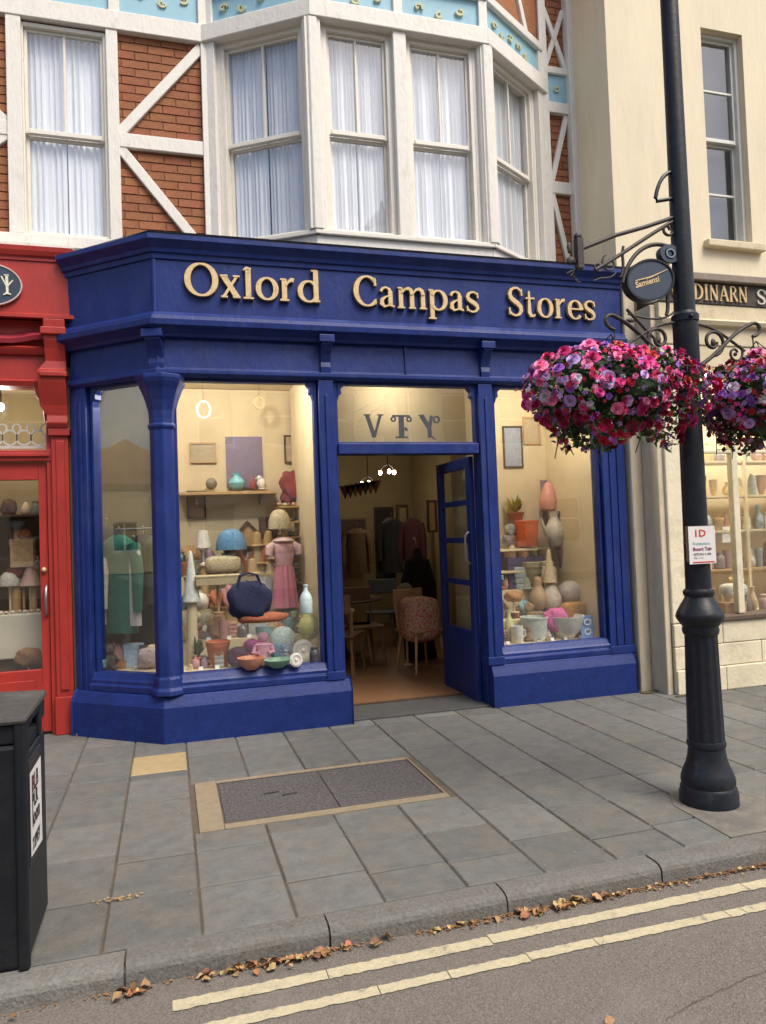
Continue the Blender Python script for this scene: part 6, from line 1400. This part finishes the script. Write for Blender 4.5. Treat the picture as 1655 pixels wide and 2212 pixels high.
# --- goods in the red shop door
for i, (kind, nm_, x, y, w_, h, c_, lb_, ct) in enumerate((
    ('box', 'tan_box', 50, 1225, 46, 60, (.55, .38, .20), 'tan lidded box behind the red door', 'box'),
    ('cone', 'rose_cone', 66, 1265, 44, 70, (.62, .40, .34), 'rose pink cone ornament behind the red door', 'ornament'),
    ('dome', 'white_dome', 22, 1266, 44, 32, WHT, 'white dome beside the rose cone', 'ornament'),
    ('figure', 'small_doll', 72, 1230, 24, 44, (.44, .30, .20), 'small brown doll by the red door frame', 'doll'),
    ('cloth', 'peach_bundle', 52, 1168, 30, 26, (.60, .30, .16), 'peach bundle on the red shop shelf', 'bundle'),
    ('bowl', 'blue_dish', 38, 1146, 34, 20, (.28, .38, .52), 'blue dish on the red shop shelf', 'dish'),
    ('cloth', 'brown_bear', 20, 1118, 30, 40, (.15, .07, .04), 'dark brown soft toy high in the red shop', 'soft toy'),
    ('pear', 'cream_pear', 56, 1112, 20, 28, CRM, 'cream pear ornament high in the red shop', 'ornament'),
    ('jar', 'green_jar', 78, 1120, 22, 40, (.12, .14, .09), 'green jar high in the red shop', 'jar'),
    ('cloth', 'maroon_cloth', 34, 1252, 36, 28, (.20, .06, .06), 'maroon cloth below the tan box', 'cloth'))):
    zz = .951 if y > 1185 else (1.421 if y > 1130 else 1.801)
    p = at(x, y, 7.0 if zz < 1 else 7.3)
    item(kind, nm_, x, y, w_, h, c_, lb_, ct, Y=7.0 if zz < 1 else 7.3, stand=min(zz, p.z - .001))
for i in range(18):
    x = -1.75 + i * .048; b = MB().ball((x, 6.83 + .02 * (i % 3), .966), .02, .02, .015, 8, 6, wob=.2, ph=i); solo('shell', b, cmat(((.60, .54, .44), (.5, .36, .30))[i % 2], .5), 'little seashell in the row along the red shop counter', 'shell', 'seashells on the counter')
item('cloth', 'copper_kettle', 62, 1440, 50, 40, (.26, .13, .06), 'copper coloured bundle on the floor behind the red door', 'bundle', Y=6.75, stand=.02)
# --- goods in the cream shop window
rr = random.Random(33); kinds = ('jar', 'vase', 'bottle', 'bowl', 'pot', 'gourd', 'dome')
cl = ((.56, .40, .22), (.36, .20, .12), (.62, .56, .46), (.20, .16, .14), (.60, .46, .20), (.46, .30, .26), (.30, .34, .34))
cn = ('honey', 'chestnut', 'off white', 'charcoal', 'mustard', 'dusty rose', 'slate'); kn = ('lidded jar', 'vase', 'bottle', 'bowl', 'flower pot', 'gourd', 'dome')
used = set()
for z, y, xa, xb, n in ((.625, 5.80, 4.72, 5.9, 10), (1.021, 6.38, 5.16, 6.45, 10), (1.421, 6.38, 5.16, 6.45, 10), (1.781, 6.4, 5.16, 6.45, 9), (2.141, 6.4, 5.16, 6.45, 8)):
    for i in range(n):
        x = xa + (xb - xa) * (i + .5) / n + rr.uniform(-.02, .02); k_, c_ = rr.randrange(7), rr.randrange(7)
        while (k_, c_) in used: k_, c_ = rr.randrange(7), rr.randrange(7)
        used.add((k_, c_)); h = rr.uniform(.12, .27); wv = rr.uniform(.04, .06)
        solo(kn[k_].replace(' ', '_'), MB().lathe((x, y + rr.uniform(-.04, .04), z), [(r * wv, q * h) for r, q in PROF[kinds[k_]]], 16), cmat(cl[c_], .5), '%s %s in the cream shop window' % (cn[c_], kn[k_]), kn[k_].split()[-1])
item('box', 'white_parcel', 1568, 1172, 32, 34, (.74, .73, .72), 'bright white parcel on the cream shop shelves', 'parcel', Y=6.36, stand=1.421)
item('cushion', 'white_cushion', 1585, 1290, 60, 30, (.72, .70, .64), 'white cushion on the floor of the cream shop window', 'cushion', Y=5.82, stand=.622)
item('cloth', 'mustard_cloth', 1590, 1268, 36, 22, (.60, .42, .14), 'mustard cloth laid above the white cushion', 'cloth', Y=5.95, stand=.622)
item('box', 'orange_crate', 1580, 1330, 54, 30, (.56, .32, .14), 'orange wooden crate at the foot of the cream shop window', 'crate', Y=5.78, stand=.621)

# --- the rest of the crowded stock on the steps of both windows
rr = random.Random(77); kinds = ('jar', 'vase', 'bottle', 'bowl', 'pot', 'gourd', 'dome', 'tub', 'pear', 'hat', 'cloth', 'bird', 'figure', 'mug', 'teddy', 'stack', 'posy')
kn = ('ginger jar', 'vase', 'bottle', 'bowl', 'flower pot', 'gourd', 'dome', 'tub', 'pear ornament', 'sun hat', 'cloth bundle', 'china bird', 'figurine', 'mug', 'teddy bear', 'folded linen', 'posy vase')
cl = ((.58, .50, .36), (.40, .25, .13), (.64, .61, .55), (.10, .09, .10), (.46, .16, .08), (.16, .26, .36), (.52, .40, .16), (.24, .30, .20), (.50, .26, .28), (.30, .20, .26), (.34, .36, .36), (.26, .44, .46))
cn = ('sand coloured', 'chestnut brown', 'chalk white', 'black', 'brick red', 'dusk blue', 'ochre', 'moss green', 'rose', 'plum', 'pewter grey', 'turquoise'); used = set()
rows = [('front row of the main window', PF, 6.04, 6.30, .12, 1.12, 30, .60), ('lowest step of the main window', TA, 6.46, 6.62, .06, 1.12, 24, .9), ('middle step of the main window', TB, 6.70, 6.84, .08, 1.12, 22, 1.05), ('top step of the main window', TC, 6.92, 7.08, .10, 1.0, 20, 1.35),
        ('floor of the right window', PF, 6.06, 6.26, 2.84, 3.72, 24, .6), ('lower step of the right window', RA, 6.44, 6.52, 2.82, 3.74, 18, .8), ('upper step of the right window', RB, 6.58, 6.66, 2.84, 3.72, 18, 1.2), ('floor of the canted window', PF, 6.34, 6.7, -.52, -.02, 18, .9)]
for plc, z, ya, yb, xa, xb, n, sz in rows:
    for i in range(n):
        x = xa + (xb - xa) * (i + .5) / n + rr.uniform(-.03, .03); y = rr.uniform(ya, yb); k_, c_ = rr.choices(range(17), (1, 1, 1, 1, 1, .6, .4, .6, .5, 1.5, 4, 1.5, 3, 1, 5, 4, 3))[0], rr.randrange(12)
        while (k_, c_, plc[:12]) in used: k_, c_ = rr.choices(range(17), (1, 1, 1, 1, 1, .6, .4, .6, .5, 1.5, 4, 1.5, 3, 1, 5, 4, 3))[0], rr.randrange(12)
        used.add((k_, c_, plc[:12])); H = rr.uniform(.10, .24) * sz; W = H * rr.uniform(.55, .95); kd = kinds[k_]
        if kd in ('bowl', 'hat', 'tub'): H, W = H * .5, W * 1.2
        q = Vector((x, y, z)); ppx = (q - CAM); dz = ppx.dot(cam_f); px_, py_ = 827.5 + 1590 * ppx.dot(cam_r) / dz, 1106 - 1590 * ppx.dot(cam_u) / dz
        soft = kd in ('teddy', 'cloth', 'stack', 'hat', 'figure'); c2_ = cl[(c_ + 2 + k_) % 12]
        pm_ = pmat(cl[c_], tuple(q * .4 for q in cl[c_]) if kd == 'teddy' else c2_, 'fur' if kd == 'teddy' else rr.choice(('dots', 'stripes', 'fur')), rr.choice((30, 45, 70))) if soft or rr.random() < .3 else None
        item(kd, kn[k_].replace(' ', '_'), px_, py_, W / (dz / 1590), H / (dz / 1590), cl[c_], '%s %s on the %s' % (cn[c_], kn[k_], plc), kn[k_].split()[-1], Y=y, rough=rr.choice((.25, .5, .8)), M=pm_, wob=.4)
# hanging ornaments and framed prints high on the back walls
for i, (x, y, Y, r_, c_, lb_) in enumerate(((440, 885, 6.5, .055, (.62, .56, .42), 'cream ring ornament hanging high in the main window'), (560, 870, 6.7, .04, (.40, .30, .16), 'small tan ring hanging high in the main window'), (660, 880, 6.6, .045, (.50, .46, .38), 'grey ring hanging near the door post'))):
    q = at(x, y, Y); t = thing('hanging_ring', (q.x, q.y, q.z), lb_, 'ornament'); f = Frame((0, q.y), (1, q.y)); pts, ws = arc(q.x, q.z, r_, r_ * 1.3, 0, 350, 24, .014, .018)
    part('ring', MB(f).ribbon(pts, ws, -.008, .008, True), cmat(c_), t); part('cord', MB().tube([(q.x, q.y, q.z + r_ * 1.3), (q.x, q.y, 2.955)], .002, 5), WOODD, t)
for i, (x, y, w_, h, Y, c_, lb_) in enumerate(((640, 1000, 50, 60, 7.13, (.44, .34, .22), 'pale framed print on the back wall by the door'), (440, 1000, 54, 44, 7.13, (.36, .30, .20), 'tan framed print on the back wall by the corner column'), (1110, 1010, 46, 90, 6.84, (.30, .33, .40), 'grey blue framed print high in the right window'), (1150, 960, 40, 60, 6.84, (.42, .34, .22), 'tan framed print high in the right window'), (425, 1120, 40, 60, 7.13, (.26, .16, .10), 'brown framed print low on the back wall'))):
    p = at(x, y, Y); s = mpp(p); W, H = w_ * s, h * s; t = thing('framed_print', (p.x, p.y, p.z), lb_, 'print'); f = Frame((p.x - W / 2, p.y), (p.x + W / 2, p.y))
    part('print_frame', MB(f).box(0, .015, -.01, .015, p.z, p.z + H).box(W - .015, W, -.01, .015, p.z, p.z + H).box(.015, W - .015, -.01, .015, p.z, p.z + .015).box(.015, W - .015, -.01, .015, p.z + H - .015, p.z + H), WOODL if i % 2 else WOODD, t)
    part('print', MB(f).box(.015, W - .015, .0, .012, p.z + .015, p.z + H - .015), cmat(c_, .6), t)

# little white price cards standing along the fronts of the displays
for i, (x, y, z) in enumerate([(.2 + .13 * k + rr.uniform(-.03, .03), 6.0 + rr.uniform(0, .03), PF) for k in range(7)] + [(2.85 + .15 * k + rr.uniform(-.03, .03), 6.0 + rr.uniform(0, .03), PF) for k in range(6)] + [(.12 + .17 * k, 6.435, TA) for k in range(6)]):
    b = MB(Frame((x, y), (x + 1, y + rr.uniform(-.2, .2)))).add([Vector((x, y, z)), Vector((x + .035, y, z)), Vector((x + .035, y + .012, z + .028)), Vector((x, y + .012, z + .028)), Vector((x, y + .024, z)), Vector((x + .035, y + .024, z))], [(0, 1, 2, 3), (3, 2, 5, 4)])
    solo('price_card', b, PAPER, 'tiny white price card folded at the front of a window display', 'price card', 'price cards in the windows')

# clothes and chairs deeper inside the shop
garment('hung_frock', 895, 9.6, 1.72, .8, .34, (.10, .03, .04), 'dark red frock hanging deep inside the shop')
garment('hung_smock', 850, 10.2, 1.75, .8, .36, (.05, .05, .06), 'charcoal smock hanging at the back of the shop')
garment('hung_shawl', 775, 9.4, 1.6, .6, .40, (.16, .10, .06), 'brown shawl hanging behind the dark blue chair')
chair(1.75, 7.75, 2.6, (.16, .09, .05), 'dark stained chair drawn up to the round table')
chair(2.15, 8.35, .1, (.22, .14, .08), 'plain brown chair in front of the round table')
import OpenImageIO as oiio, numpy as np, sys
im=oiio.ImageBuf('/workdir/render_main.png').get_pixels(oiio.UINT8)[:,:,:3]
pts=dict(cream=(1400,300),creamret=(1280,300),fascia=(720,570),fasciaL=(240,620),plinth=(500,1540),post=(700,1100),slab1=(350,1750),slab2=(1100,1750),slabfar=(1300,1560),road=(1200,2120),roadl=(150,2190),kerbtop=(800,1975),kerbface=(800,2010),red=(120,640),redp=(135,1200),whitebeam=(350,315),bayPost=(690,300),curtain=(570,250),curtain2=(120,200),brick=(340,400),bin=(30,1800),lampb=(1520,1480),yellow=(1200,2000),ylslab=(230,1660),panel=(560,15),winback=(600,900),winmid=(430,1150),transom=(900,870),rwin=(1200,950),door=(800,1150),gold=(415,620),cover=(650,1710),surround=(440,1740),conc=(1400,1200))
for k,(x,y) in pts.items():
    X,Y=int(x*766/1655),int(y*1024/2212); print(k,im[max(0,Y-2):Y+3,max(0,X-2):X+3].reshape(-1,3).mean(0).astype(int))
